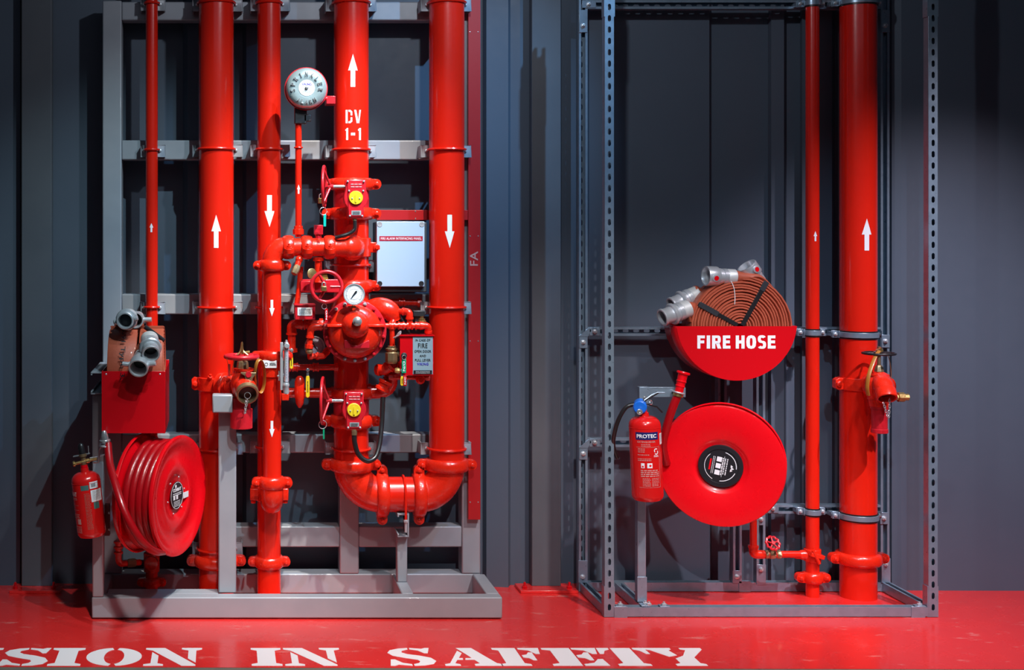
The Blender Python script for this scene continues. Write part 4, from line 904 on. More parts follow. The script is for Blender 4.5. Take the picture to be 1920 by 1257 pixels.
def block_word(Y):
    t = .40; h = .22
    B = lambda x0, y0, x1, y1: [(x0, y0), (x1, y0), (x1, y1), (x0, y1)]
    def octa(x0, y0, x1, y1, ti, tj, parts_):
        cx, cy, rx, ry = (x0+x1)/2, (y0+y1)/2, (x1-x0)/2, (y1-y0)/2; out = []
        for a0, a1 in parts_:
            n = 12
            for k in range(n):
                p, q = math.radians(a0+(a1-a0)*k/n), math.radians(a0+(a1-a0)*(k+1)/n); e = .75
                f = lambda s, r: math.copysign(abs(s)**e, s)*r
                out.append([(cx+f(math.cos(p), rx), cy+f(math.sin(p), ry)), (cx+f(math.cos(q), rx), cy+f(math.sin(q), ry)), (cx+f(math.cos(q), rx-ti), cy+f(math.sin(q), ry-tj)), (cx+f(math.cos(p), rx-ti), cy+f(math.sin(p), ry-tj))])
        return out
    G = {'F': [B(0,0,t,1), B(t,1-h,1,1), B(t,.40,.92,.40+h)], 'I': [B(0,0,1,1)], 'E': [B(0,0,t,1), B(t,1-h,.97,1), B(t,.40,.92,.40+h), B(t,0,1,h)],
         'H': [B(0,0,.36,1), B(.64,0,1,1), B(.36,.39,.64,.62)],
         'R': [B(0,0,.36,1), B(.36,1-.2,.62,1), B(.36,.38,.62,.38+.2)]+octa(.30, .38, .96, 1, .33, .2, [(-90, 90)])+[[(.50,.40),(.82,.42),(1.02,0),(.62,0),(.42,.40)]],
         'O': octa(0, -.02, 1, 1.02, .36, .21, [(0, 360)]), 'S': octa(.02, .43, .98, 1.02, .36, .19, [(25, 270)])+octa(.0, -.02, 1, .60, .36, .19, [(90, -150)])}
    out = []; s = 1/4.833
    for ch, x0, x1 in (('F',712,780),('I',797,828),('R',845,927),('E',943,1012),('H',1060,1140),('O',1155,1245),('S',1258,1335),('E',1350,1421)):
        for p in G[ch]:
            out.append([(X(1160+(x0+(x1-x0)*u)*s, Y), Z(470+(889-119*v)*s, Y)) for u, v in p])
    return out
# ---------------------------------------------------------------- hoses and their couplings
def hose_coil(mb, c, axis, R, w, pitch=.0135, th=.0105, r0=.02, a_end=0., up=None):
    """flat hose rolled up as one spiral band"""
    c = V(c); a, u, v = frame(axis, up); turns = (R-r0)/pitch; n = int(turns*34); prev = None
    for i in range(n+1):
        q = a_end-2*PI*(turns*(1-i/n)); r = r0+(R-r0)*i/n+.0015*math.sin(q*2.7)
        d = u*math.cos(q)+v*math.sin(q); h = th/2; k = w/2
        pr = [(-k+.004, h), (k-.004, h), (k, h*.5), (k, -h*.5), (k-.004, -h), (-k+.004, -h), (-k, -h*.5), (-k, h*.5)]
        ring = [mb.bm.verts.new(c+d*(r+y)+a*x) for x, y in pr]
        if prev:
            for j in range(8): mb.bm.faces.new((prev[j], prev[(j+1) % 8], ring[(j+1) % 8], ring[j]))
        else: mb.bm.faces.new(ring)
        prev = ring
    mb.bm.faces.new(prev)
def hose_tail(mb, pts, w0, r1, axis):
    """band that rounds out into the coupling"""
    P_ = spline(pts, 8); n = len(P_)
    rr = [w0/2+(r1-w0/2)*(i/(n-1)) for i in range(n)]
    mb.tube(P_, rr, 16, up=axis, flat=[.16+.84*(i/(n-1))**1.5 for i in range(n)])
def hose_coupling(par, p, d, r=.036, kind='female', lug=None, k=1., lugl=.03):
    p = V(p); d = V(d).normalized(); mb = MB()
    mb.lathe(p, d, [(-.040*k, r*.98), (-.040*k, r*1.06), (-.004, r*1.08), (0, r*1.0)], 32, False); sh = part('hose_sleeve', mb, mat('white_binding', (.62, .64, .64), .45, .3), par, label='pale binding sleeve')
    mb = MB()
    if kind == 'female':
        mb.lathe(p, d, [(0, r*1.0), (.002, r*1.12), (.020, r*1.12), (.022, r*1.02), (.028, r*1.02), (.030, r*1.14), (.042, r*1.14), (.044, r*1.05), (.048, r*1.34), (.052, r*1.38), (.098, r*1.38), (.102, r*1.34), (.102, r*1.16), (.085, r*1.05), (.050, r*.9)], 40, False)
    else:
        mb.lathe(p, d, [(0, r*1.0), (.002, r*1.14), (.022, r*1.14), (.024, r*1.04), (.034, r*1.06), (.040, r*1.30), (.046, r*1.34), (.052, r*1.22), (.054, r*.98), (.090, r*.98), (.094, r*1.06), (.102, r*1.06), (.104, r*1.0), (.104, r*.84), (.05, r*.8)], 40, False)
    ob = part('hose_coupling', mb, ALU, par, label='cast metal %s coupling' % ('socket' if kind == 'female' else 'plug'))
    mb = MB(); mb.lathe(p+d*.05, d, [(0, r*.9), (.001, 0)], 24, False); part('bore_shade_disc', mb, PRINT, ob)  # black disc across the open bore, painted in for its shaded inside
    if lug:
        for l in lug:
            l = V(l); l = (l-d*l.dot(d)).normalized(); mb = MB(); q = p+d*.074+l*r*1.30
            mb.lathe(q, l, [(-.006, .014), (.004, .014), (.005, .011), (lugl, .011), (lugl+.002, .009), (lugl+.002, 0)] if len(lug) > 1 else [(-.006, .018), (.006, .018), (.008, .013), (.007, .0), ], 20, False)
            part('release_lug', mb, ALU, ob)
            if len(lug) == 1:
                mb = MB(); mb.lathe(q+l*.0075, l, [(0, .012), (.0015, .011), (.0015, 0)], 20, False); part('lug_button', mb, REDR, ob, label='red lug button')
    return ob
# trough on the pale frame, seen from its open front
t = thing('hose_box', 'red open-topped steel box on the pale frame holding two rolled hoses', 'hose box', P(252, 813, 6.0))
Ya, Yb = 5.80, 6.20
xa, xb = X(190.5, Ya), X(310, Ya); za, zb_ = Z(813, Ya), Z(696.5, Ya); th = .003
mb = MB(); mb.box(xa, xb, Ya, Ya+th, za, zb_); part('front_panel', mb, REDB, t, bevel=.001)
mb = MB(); mb.box(xa, xb, Yb-th, Yb, za, zb_+.012); part('back_panel', mb, REDB, t, bevel=.001)
for nm, x in (('side_panel', xa), ('side_panel', xb-th)):
    mb = MB(); mb.box(x, x+th, Ya+th, Yb-th, za, zb_); part(nm, mb, REDB, t, bevel=.001)
mb = MB(); mb.box(xa+th, xb-th, Ya+th, Yb-th, za, za+th); part('bottom_panel', mb, REDB, t)
for px in (199, 300):
    mb = MB(); mb.lathe(P(px, 702, Ya), UN, [(0, .004), (.001, .003), (.0015, 0)], 12, False); part('rivet', mb, ALU, t)
Rr = .185; zc = Z(614, 6.0-.04)-Rr
def rolled(name, label, c, axis, R, w, group):
    t = thing(name, label, 'fire hose', V(c)-V((0, 0, R)), group=group); mb = MB(); hose_coil(mb, c, axis, R, w); part('rolled_hose', mb, CANV, t); return t
cA = V((X(232, 5.95), 5.985, zc)); cB = V((X(285, 5.95), 5.985, zc))
h = rolled('fire_hose', 'rolled red-brown hose in the steel box, printed Type 3 down its edge', cA, UX, Rr, .128, 'rolled hoses in the steel box')
# printing on the tread
mb = MB(); tx = text_shape('BS 6391 Type 3, 64', 0, 0, .40, .027, .012); tx = rot2(tx, -PI/2)
bm = mb.bm
for p in tx:
    try: bm.faces.new([bm.verts.new((x, 0, z)) for x, z in p])
    except ValueError: pass
for k in range(-12, 13): bmesh.ops.bisect_plane(bm, geom=bm.verts[:]+bm.edges[:]+bm.faces[:], plane_co=(0, 0, k*.015), plane_no=(0, 0, 1))
for v in bm.verts:
    a = v.co.z/(Rr+.008)+.50; rr = Rr+.0078
    v.co = cA+V((v.co.x+.004, -rr*math.cos(a), rr*math.sin(a)))
part('hose_printing', mb, PRINT, h, smooth=False)
p = P(247, 592, 5.93)
hose_tail(mb := MB(), [cA+V((.0, .03, Rr-.002)), cA+V((.01, .0, Rr+.02)), P(243, 604, 5.97), P(240, 600, 5.93)], .10, .030, UX); part('hose_end', mb, CANV, h)
hose_coupling(h, P(240, 597, 5.92), (-.06, -1, -.05), .037, 'male', [(-1, 0, -.2), (1, 0, .2)], lugl=.006)
hose_tail(mb := MB(), [cA+V((.02, .08, Rr-.02)), cA+V((.05, .06, Rr+.01)), P(253, 601, 6.06)], .10, .030, UX); part('hose_end', mb, CANV, h)
hose_coupling(h, P(257, 597, 6.05), (-.02, -1, -.02), .028, 'female', [(1, 0, 0), (1, 0, .01)], lugl=.035)
h = rolled('fire_hose', 'rolled red-brown hose in the steel box with two couplings hanging over the front', cB, UX, Rr, .108, 'rolled hoses in the steel box')
q1, q2 = P(281, 645, 5.80), P(266, 672, 5.79)
hose_tail(mb := MB(), [cB+V((.0, -.13, Rr-.06)), cB+V((0, -.18, Rr-.055)), q1+V((.0, .03, .02)), q1+V((0, .01, .01))], .095, .030, UX); part('hose_end', mb, CANV, h)
hose_coupling(h, q1+V((0, .0, .003)), (.10, -.9, -.38), .038, 'male')
hose_tail(mb := MB(), [cB+V((-.03, -.17, Rr-.10)), q2+V((.01, .045, .05)), q2+V((0, .01, .02))], .08, .030, UX); part('hose_end', mb, CANV, h)
hose_coupling(h, q2+V((0, 0, .006)), (-.10, -.9, -.42), .032, 'female', [(-1, .1, .1), (1, .1, .25)], lugl=.032)
mb = MB(); mb.tube([cB+V((.03*k-.03, -.05-.09*math.sin(.3+k*.2), Rr*.99+.008-.02*k)) for k in range(4)], .011, 8, flat=.3); part('tie_strap', mb, LEAD, h, label='dark grey tie strap')

# ---------------------------------------------------------------- extinguishers
def extinguisher(name, label, base, H_, R, rot, parts):
    t = thing(name, label, 'fire extinguisher', base, rot)
    mb = MB(); n = 10
    pr = [(0, R*.60), (.003, R*.72), (.006, R*.86), (R*.30, R*.99), (R*.42, R)]+[(H_-R*.62, R)]+[(H_-R*.62+R*.60*math.sin(PI/2*i/n), R*(.30+.70*math.cos(PI/2*i/n))) for i in range(1, n+1)]+[(H_+.014, R*.28), (H_+.016, R*.22), (H_+.016, 0)]
    pr = [(0, 0)]+pr
    mb.lathe((0, 0, 0), UZ, pr, 56, False); part('cylinder_body', mb, mat('red_enamel', (.64, .010, .010), .22, 0, .5, .03, 30, .02), t, local=True)
    mb = MB(); mb.ring((0, 0, H_-R*.72), UZ, R*1.002, .0012, 56, 6); part('weld_seam', mb, MATS['red_enamel'], t, local=True)
    parts(t); return t
def dec(t, polys, R, z, ang, m, off=.0006, label=None, name='label_mark'):
    return part(name, wrap(polys, (0, 0, z), R, ang, off), m, t, label=label, local=True, smooth=False)
def px2(*r): pass
# the large one hanging in the slotted rack
HB, RB = .385, S(29, 5.87)
def pR(t):
    R = RB; s = S(1, 5.81)
    dec(t, rect(-.012, .302, .104, .034), R, 0, 0, NAVY, .0006, 'navy title band')
    dec(t, text_shape('PROTEC', -.014, .302, .088, .017, .03), R, 0, 0, WHITE, .0012, name='label_text')
    dec(t, text_shape('EXTINGUISHER', -.016, .276, .080, .008, .01), R, 0, 0, PINKP, .0008, name='label_text')
    dec(t, lines2(-.020, .265, .04, .007, 2, .0025, 5)+rect(-.010, .252, .105, .0012)+lines2(-.040, .245, .03, .007, 3, .0028, 6)+lines2(-.032, .218, .05, .007, 1, .003, 7)+lines2(-.028, .200, .058, .007, 2, .003, 8), R, 0, 0, PINKP, .0008)
    dec(t, rot2(ring2(.026, .236, .006, .010, .6, 3.9)+ring2(.026, .228, .006, .010, -2.6, .7), .1, .026, .232)+lines2(.026, .214, .024, .005, 2, .0025, 2), R, 0, 0, WHITE, .0008, name='label_logo')
    dec(t, rect(-.036, .170, .015, .022)+rect(-.006, .170, .022, .022), R, 0, 0, WHITE, .0008, name='label_pictogram')
    dec(t, disc2(-.036, .166, .004)+disc2(-.004, .170, .005), R, 0, 0, REDR, .0013, name='label_pictogram')
    dec(t, lines2(-.005, .148, .082, .0085, 4, .0045, 11)+lines2(-.022, .112, .034, .0065, 6, .0025, 12)+lines2(.018, .112, .034, .0065, 6, .0025, 13), R, 0, 0, PINKP, .0008)
    dec(t, rect(.043, .165, .0012, .185)+rect(-.006, .072, .098, .0012), R, 0, 0, PINKP, .0008, name='label_border')
    dec(t, rect(0, .285, .032, .050), R, 0, .98, LABEL, .0006, 'white inspection sticker', 'sticker')
    dec(t, lines2(0, .303, .024, .005, 7, .0015, 14), R, 0, .98, SILV, .0012); dec(t, rect(.006, .250, .014, .020), R, 0, .98, mat('dark_maroon_print', (.12, .01, .015), .4), .0006, name='sticker')
    z = HB+.014
    mb = MB(); mb.cyl((0, 0, z-.012), (0, 0, z+.03), .013); part('neck', mb, REDR, t, local=True)
    mb = MB(); mb.lathe((-.018, -.004, z+.028), (-.35, -1, -.12), [(-.030, .026), (-.028, .030), (.020, .030), (.024, .026), (.024, 0)], 28); part('tamper_collar', mb, BLUE, t, local=True, label='bright blue collar')
    mb = MB(); mb.lathe((-.032, -.034, z+.010), (-.1, -1, -.1), [(0, .012), (.010, .013), (.012, .009), (.012, .004), (.008, 0)], 20, False); part('pressure_indicator', mb, CHROME, t, local=True)
    mb = MB(); mb.bar((-.005, 0, z+.050), (.068, 0, z+.088), .022, .008, up=(0, 0, 1)); part('carry_handle', mb, BLACK, t, local=True, bevel=.002)
    mb = MB(); mb.tube([(0, -.008, z+.055), (.035, -.008, z+.078), (.060, -.008, z+.088), (.094, -.008, z+.086)], .0035, 8); part('handle_edge', mb, ZINC, t, local=True)
    mb = MB(); mb.bar((.006, 0, z+.040), (.060, 0, z+.022), .022, .007, up=(0, 0, 1)); mb.bar((.058, 0, z+.023), (.082, 0, z-.004), .020, .006, up=(0, 0, 1)); part('squeeze_lever', mb, BLACK, t, local=True, bevel=.002)
    mb = MB(); mb.ring((.028, -.016, z+.046), (1, -1, .2), .010, .002, 20, 8); part('safety_pin', mb, CHROME, t, local=True)
    mb = MB(); mb.tube(spline([(-.030, .006, z+.036), (-.075, .01, z+.026), (-.110, .02, z-.030), (-.125, .045, z-.10), (-.123, .075, z-.16), (-.10, .10, z-.22)], 8), .0095, 12); part('discharge_hose', mb, BLACK, t, local=True)
bR = P(1214.5, 939, 5.87)
tR = extinguisher('fire_extinguisher', 'red extinguisher with a blue collar and navy title band, hanging by the slotted post', bR, HB, RB, (0, math.radians(-2.4), 0), pR)
# the small tilted one hooked to the pale frame
HL, RL = .295, S(27.2, 5.82)
def pL(t):
    R = RL
    dec(t, text_shape('COMBAT', -.060, .205, .062, .020, .03), R, 0, -.25, WHITE, name='label_text')
    dec(t, lines2(-.050, .187, .04, .006, 2, .003, 2)+lines2(-.050, .155, .05, .02, 2, .0012, 5)+lines2(-.045, .115, .04, .007, 3, .003, 6)+lines2(-.040, .060, .040, .0065, 5, .0025, 7), R, 0, -.25, PINKP)
    dec(t, rect(-.030, .083, .020, .024), R, 0, -.25, PINKP, name='label_pictogram')
    dec(t, lines2(-.002, .205, .026, .0065, 25, .003, 9), R, 0, .12, mat('faded_print', (.36, .10, .08), .5))
    dec(t, rect(0, .232, .036, .022), R, 0, -.02, mat('teal_sticker', (.06, .16, .15), .5), name='sticker')
    dec(t, rect(0, .240, .043, .030), R, 0, .66, LABEL, .0008, 'small white sticker', 'sticker'); dec(t, rect(-.004, .240, .022, .016), R, 0, .66, mat('grey_print', (.25, .27, .28), .5), .0016)
    dec(t, rect(0, .192, .060, .052), R, 0, .82, LABEL, .0008, 'white paper sticker', 'sticker'); dec(t, lines2(0, .212, .044, .006, 7, .0018, 10), R, 0, .82, mat('grey_print', (0, 0, 0)), .0016)
    dec(t, rect(0, .149, .028, .030), R, 0, .70, mat('teal_sticker', (0, 0, 0)), .0006, name='sticker')
    z = HL+.012
    mb = MB(); mb.cyl((0, 0, z-.012), (0, 0, z+.025), .017); part('neck', mb, REDR, t, local=True)
    mb = MB(); mb.lathe((0, -.002, z+.020), UZ, [(0, .016), (.012, .018), (.016, .012), (.034, .012), (.036, .018), (.046, .018), (.048, .010)], 20); part('valve_head', mb, BRONZ, t, local=True)
    mb = MB(); mb.lathe((-.048, -.014, z+.028), (1, .1, .10), [(0, .010), (.003, .013), (.010, .013), (.012, .007), (.06, .008), (.062, .011), (.075, .011), (.077, .006), (.11, .006)], 16); part('valve_outlet', mb, BRASS, t, local=True)
    mb = MB(); mb.lathe((-.002, 0, z+.064), (-.06, 0, 1), [(0, .012), (.004, .015), (.040, .014), (.046, .011), (.050, .008), (.052, 0)], 20, False); part('valve_cap', mb, BLACK, t, local=True, label='black cap')
    mb = MB(); mb.bar((-.044, 0, z+.060), (.032, 0, z+.066), .016, .004, up=(0, 0, 1)); mb.cyl((.026, 0, z+.06), (.028, 0, z+.10), .002); part('squeeze_lever', mb, CHROME, t, local=True)
    mb = MB(); mb.tube([(.03, -.004, z+.045), (.075, -.004, z+.048), (.098, -.004, z+.054)], .003, 8); part('pull_rod', mb, ALU, t, local=True)
aL = math.radians(-6.5)
extinguisher('fire_extinguisher', 'small tilted red extinguisher with white stickers, hooked on the front post', P(173, 1007, 5.82), HL, RL, (0, aL, 0), pL)
# its bracket and the nozzle clip above
t = thing('extinguisher_bracket', 'dark bracket with steel bolts behind the small tilted extinguisher', 'bracket', P(203, 1000, 5.87))
mb = MB(); mb.box(X(196, 5.87), X(206, 5.87), 5.865, 5.90, Z(1005, 5.87), Z(946, 5.87)); part('bracket_plate', mb, mat('dark_red_steel', (.09, .01, .012), .45), t, bevel=.002)
for py in (962, 993): mb = MB(); hexbolt(mb, P(205, py, 5.865), UN, .006, .007); part('bolt', mb, CHROME, t)

# ---------------------------------------------------------------- hose reels
def reel(label, loc, th, R, W, hubR, hubfn, dish, coils, coil_r, hr):
    t = thing('hose_reel', label, 'hose reel', loc, (0, 0, th), group=None)
    # axis of the reel is local -Y (front plate at y = 0)
    if dish:
        pf = [(.014, R), (.018, R+.006), (.010, R+.009), (.002, R+.006), (0, R-.006), (.012, R-.03), (.020, R-.055), (.024, R*.64), (.018, R*.60), (.016, R*.40), (.026, R*.36), (.028, R*.18), (.020, 0)]
    else:
        pf = [(.016, R-.004), (.018, R), (.010, R+.004), (.001, R), (0, R-.010), (0, hubR*1.32), (.004, hubR*1.22), (.014, hubR*1.08), (.014, 0)]
    mb = MB(); mb.lathe((0, 0, 0), (0, 1, 0), pf, 96, False); part('front_disc', mb, REDR, t, local=True, ang=50, solid=.0015)
    pb = [(W-(a if dish else a*.6), r) for a, r in pf[:-2]]+[(W-.015, .06)]
    mb = MB(); mb.lathe((0, 0, 0), (0, 1, 0), pb, 96, False); part('rear_disc', mb, REDR, t, local=True, ang=50, solid=.0015)
    mb = MB(); mb.cyl((0, .03, 0), (0, W-.02, 0), coil_r-hr*1.6, seg=56); part('drum', mb, mat('dark_red_drum', (.16, .004, .006), .5), t, local=True)
    mb = MB(); n = coils*48; pts = []
    y0, y1 = hr+.014, W-hr-.014
    for i in range(n+1):
        a = 2*PI*i/48; pts.append((coil_r*math.cos(a), y0+(y1-y0)*i/n, coil_r*math.sin(a)))
    mb.tube(pts, hr, 12); part('wound_hose', mb, REDH, t, local=True)
    hubfn(t, hubR); return t
def hubL(t, r):
    mb = MB(); mb.lathe((0, .019, 0), (0, -1, 0), [(0, r), (.003, r), (.003, 0)], 48, False); part('hub_label', mb, PRINT, t, local=True, label='black round label')
    o = V((0, .0158, 0))
    def d(polys, m, nm='label_mark', off=.0): part(nm, flat(polys, o, UX, UZ, UN, off), m, t, local=True, smooth=False)
    d(ring2(0, 0, r*.93, r*.96), WHITE); d(text_shape('COMBAT', 0, r*.42, r*1.25, r*.24, .03), WHITE, 'label_text'); d(lines2(0, r*.16, r*1.3, r*.12, 2, r*.05, 3), WHITE)
    d(rect(-r*.45, -r*.12, r*.26, r*.30)+rect(.0, -r*.12, r*.26, r*.30), WHITE, 'label_pictogram'); d(lines2(0, -r*.42, r*1.0, r*.11, 4, r*.04, 8), LABEL); d(disc2(-r*.2, r*.68, r*.12), WHITE, 'label_logo')
    for k in range(6):
        a = k*PI/3+.2; mb = MB(); mb.lathe((r*1.32*math.cos(a), .0215, r*1.32*math.sin(a)), (0, -1, 0), [(0, .004), (.003, .003), (.003, 0)], 10, False); part('rivet', mb, ALU, t, local=True)
    mb = MB(); mb.box(r*.95, r*1.75, .0135, .0150, -r*.40, r*.02); part('date_sticker', mb, LABEL, t, local=True, label='small white sticker')
def hubR_(t, r):
    mb = MB(); mb.lathe((0, .014, 0), (0, -1, 0), [(0, r), (.012, r), (.014, r*.985), (.014, r*.80), (.011, r*.79), (.011, 0)], 64, False); part('hub_cap', mb, mat('black_hub_plastic', (.015, .014, .018), .35, 0, .2), t, local=True, label='black hub cap')
    o = V((0, .003, 0)); k = r*.75
    def d(polys, m, nm='label_mark', off=.0): part(nm, flat(rot2(polys, math.radians(-100)), o, UX, UZ, UN, off), m, t, local=True, smooth=False)
    d(ring2(0, 0, k*.90, k*.94, 1.6, 3.0)+ring2(0, 0, k*.90, k*.94, .1, 1.3)+ring2(0, 0, k*.93, k*.96, 4.0, 5.9), WHITE)
    d(rect(-k*.42, -k*.14, k*.30, k*.30)+rect(0, -k*.14, k*.30, k*.30)+rect(k*.42, -k*.14, k*.30, k*.30), WHITE, 'label_pictogram')
    d(lines2(0, k*.14, k*1.3, k*.09, 1, k*.02, 3)+lines2(0, k*.34, k*1.1, k*.13, 3, k*.055, 4)+lines2(0, -k*.40, k*1.1, k*.09, 2, k*.03, 6), LABEL)
    d(rect(0, -k*.62, k*.7, k*.10), REDR, 'label_band'); d([[(k*-.10, k*.62), (k*.10, k*.62), (0, k*.80)], [(k*.05, k*.58), (k*.22, k*.58), (k*.14, k*.72)], [(-k*.22, k*.58), (-k*.05, k*.58), (-k*.14, k*.72)]], LABEL, 'label_logo')
rl = reel('hose reel turned side-on showing its wound red hose, hanging under the steel hose box', (X(338, 5.80), 5.80, Z(930, 5.80)), math.radians(65), .258, .20, .062, hubL, True, 4, .226, .0215)
rr_ = reel('hose reel facing forward with a plain red disc and black hub', (X(1351, 5.93), 5.93, Z(875, 5.93)), math.radians(-24), S(112, 5.93), .13, S(40, 5.93), hubR_, False, 4, .225, .0165)
# free hose ends
Y = 5.70
mb = MB(); mb.tube(spline([P(202, 832, 5.76), P(206, 870, 5.70), P(216, 908, 5.62), P(229, 948, 5.56), P(246, 985, 5.54), P(268, 1018, 5.55), P(290, 1034, 5.62), P(308, 1034, 5.70)], 8), .0175, 16)
part('hose_tail', mb, REDH, rl, label='free end of the red hose')
mb = MB(); mb.tube(spline([P(214, 905, 5.78), P(219, 950, 5.76), P(232, 985, 5.74), P(252, 1008, 5.74)], 8), .012, 12); part('hose_loop', mb, REDH, rl)
mb = MB(); a = P(198, 836, 5.76); d = V((-.10, -.1, 1)).normalized()
mb.lathe(a, d, [(-.01, .019), (.010, .019), (.012, .016), (.02, .024), (.026, .024), (.028, .017), (.045, .016), (.062, .011), (.068, .007), (.068, 0)], 20); part('nozzle', mb, CHROME, rl, label='chrome nozzle')
t = thing('nozzle_holder', 'bent steel clip holding the nozzle of the side-on hose reel', 'bracket', P(192, 850, 5.80))
mb = MB(); mb.tube([P(176, 868, 5.82), P(185, 868, 5.80), P(186, 845, 5.80), P(189, 839, 5.79), P(196, 839, 5.785)], .0035, 8); mb.ring(P(199, 838, 5.76)+V((0, 0, 0)), (.1, .1, 1), .023, .004, 24, 8); mb.tube([P(187, 838, 5.80), P(190, 826, 5.80), P(193, 816, 5.80), P(193, 814, 5.90)], .004, 8); part('clip_body', mb, ALU, t)
# water feed of that reel
t = thing('reel_feed_pipe', 'small red feed pipe with a brass stop valve under the side-on hose reel', 'pipe', P(250, 1068, 6.15))
mb = MB(); W_ = [P(222, 1014, 6.1), P(222, 1058, 6.1), P(262, 1055, 6.2)]; mb.tube(fillet(W_, .03, 8), S(6), 16); part('pipe_body', mb, REDC, t)
for py in (1020, 1030, 1040):
    mb = MB(); mb.lathe(P(222, py, 6.1), UZ, [(0, S(6)), (.004, S(9)), (.012, S(9)), (.016, S(6))], 16, False); part('union', mb, REDC, t)
mb = MB(); mb.lathe(P(238, 1057, 6.14), (1, .25, .05), [(0, S(6)), (.004, S(8)), (.02, S(8.5)), (.04, S(8)), (.045, S(6))], 8); part('stop_valve', mb, BRONZ, t, label='bronze stop valve')
t = thing('reel_support', 'dark steel arm fixing the side-on reel to the pale frame', 'bracket', P(250, 930, 6.1))
mb = MB(); mb.box(X(262, 6.1), X(278, 6.1), 6.00, 6.298, Z(945, 6.1), Z(915, 6.1)); part('support_arm', mb, GREY, t, bevel=.003)
# right reel: raised nozzle, hose riser, feed
mb = MB(); a, b = P(1243, 812, 5.95), P(1272, 738, 5.93); mb.tube(spline([P(1246, 880, 6.00), P(1240, 845, 5.97), a, (a+b)/2+V((-.002, 0, 0)), b], 8), [.022]*10+[.020]*23, 18) if False else mb.tube(spline([P(1250, 870, 6.02), P(1243, 835, 5.99), P(1250, 800, 5.96), P(1260, 768, 5.94), b], 8), .0185, 18); part('hose_tail', mb, REDH, rr_, label='free end of the red hose')
mb = MB(); d = (P(1282, 697, 5.93)-b).normalized(); L = (P(1281, 697, 5.93)-b).length
mb.lathe(b, d, [(-.012, .0185), (.006, .0185), (.008, .019), (L*.3, .019), (L*.31, .0215), (L*.36, .0215), (L*.38, .0195), (L*.52, .020), (L*.53, .0225), (L*.58, .0225), (L*.60, .0205), (L*.80, .0215), (L*.88, .022), (L*.90, .029), (L*.96, .030), (L, .028), (L, .014), (L*.9, .010), (L*.9, 0)], 28); nz = part('nozzle', mb, REDR, rr_, label='red twist nozzle')
mb = MB(); mb.lathe(b, d, [(-.014, .0225), (-.002, .0225)], 24, False); part('hose_ferrule', mb, BRASS, nz)
t = thing('nozzle_bracket', 'zinc steel bracket arm holding the raised red nozzle', 'bracket', P(1240, 750, 6.0))
Y = 5.95
mb = MB(); mb.box(X(1217, Y), X(1285, Y), Y, Y+.004, Z(745, Y), Z(727.5, Y)); mb.box(X(1217, Y), X(1285, Y), Y-.0, Y+.035, Z(729, Y), Z(727, Y)); mb.box(X(1278, Y), X(1285, Y), Y-.004, Y+.03, Z(745, Y), Z(727.5, Y)); part('bracket_arm', mb, ZINC, t, bevel=.001)
mb = MB(); mb.box(X(1198.5, Y), X(1217, Y), Y-.003, Y+.030, Z(762, Y), Z(726, Y)); part('bracket_plate', mb, ZINC, t, bevel=.001)
mb = MB(); mb.lathe(P(1209, 746, Y-.003), UN, [(0, .009), (.001, .009), (.001, .005), (.005, .004), (.005, 0)], 16, False); part('bolt', mb, CHROME, t)
mb = MB(); mb.ring(b+V((0, 0, .004)), d, .025, .004, 28, 8); part('nozzle_clip', mb, ALU, t)

# ---------------------------------------------------------------- slotted steel rack
rk = thing('slotted_steel_rack', 'open rack of slotted zinc channel carrying the second set of fire equipment', 'rack', P(1440, 1158, 5.93)*1.0)
def strut(name, p0, p1, opn, w=.041, d=.041, pitch=.0517, slots=True, phase=0., label=None, m=None):
    """slotted C channel from p0 to p1 (centre of the web), mouth towards opn"""
    p0, p1 = V(p0), V(p1); a = (p1-p0).normalized(); o = V(opn).normalized(); s = a.cross(o).normalized(); L = (p1-p0).length
    mb = MB(); bm = mb.bm; W = w/2
    def q(pts): bm.faces.new([bm.verts.new(p0+a*z+s*x+o*y) for x, y, z in pts])
    for sg in (-1, 1):
        q([(sg*W, 0, 0), (sg*W, d, 0), (sg*W, d, L), (sg*W, 0, L)]); q([(sg*W, d, 0), (sg*(W-.0095), d, 0), (sg*(W-.0095), d, L), (sg*W, d, L)]); q([(sg*(W-.0095), d, 0), (sg*(W-.0095), d-.007, 0), (sg*(W-.0095), d-.007, L), (sg*(W-.0095), d, L)])
    if not slots: q([(-W, 0, 0), (W, 0, 0), (W, 0, L), (-W, 0, L)])
    else:
        sw, sh = .0072, .0145; n = int(L/pitch); ph = (L-n*pitch)/2
        q([(-W, 0, 0), (W, 0, 0), (W, 0, ph), (-W, 0, ph)]); q([(-W, 0, L-ph), (W, 0, L-ph), (W, 0, L), (-W, 0, L)])
        hp = pitch/2; b = .003
        for i in range(n):
            zc = ph+hp+i*pitch
            out = [(-W, hp), (-sw*.5, hp), (sw*.5, hp), (W, hp), (W, b), (W, -b), (W, -hp), (sw*.5, -hp), (-sw*.5, -hp), (-W, -hp), (-W, -b), (-W, b)]
            inn = [(-sw*.86, sh-sw*.5), (-sw*.35, sh), (sw*.35, sh), (sw*.86, sh-sw*.5), (sw, b+.004), (sw, -b-.004), (sw*.86, -sh+sw*.5), (sw*.35, -sh), (-sw*.35, -sh), (-sw*.86, -sh+sw*.5), (-sw, -b-.004), (-sw, b+.004)]
            for j in range(12):
                k = (j+1) % 12
                q([(out[j][0], 0, zc+out[j][1]), (out[k][0], 0, zc+out[k][1]), (inn[k][0], 0, zc+inn[k][1]), (inn[j][0], 0, zc+inn[j][1])])
    bmesh.ops.remove_doubles(bm, verts=bm.verts, dist=1e-5)
    return part(name, mb, m or ZINC, rk, smooth=False, solid=.0022, label=label)
ZT = Z(-90, 5.93); YF2, YB2 = 5.93, 6.345
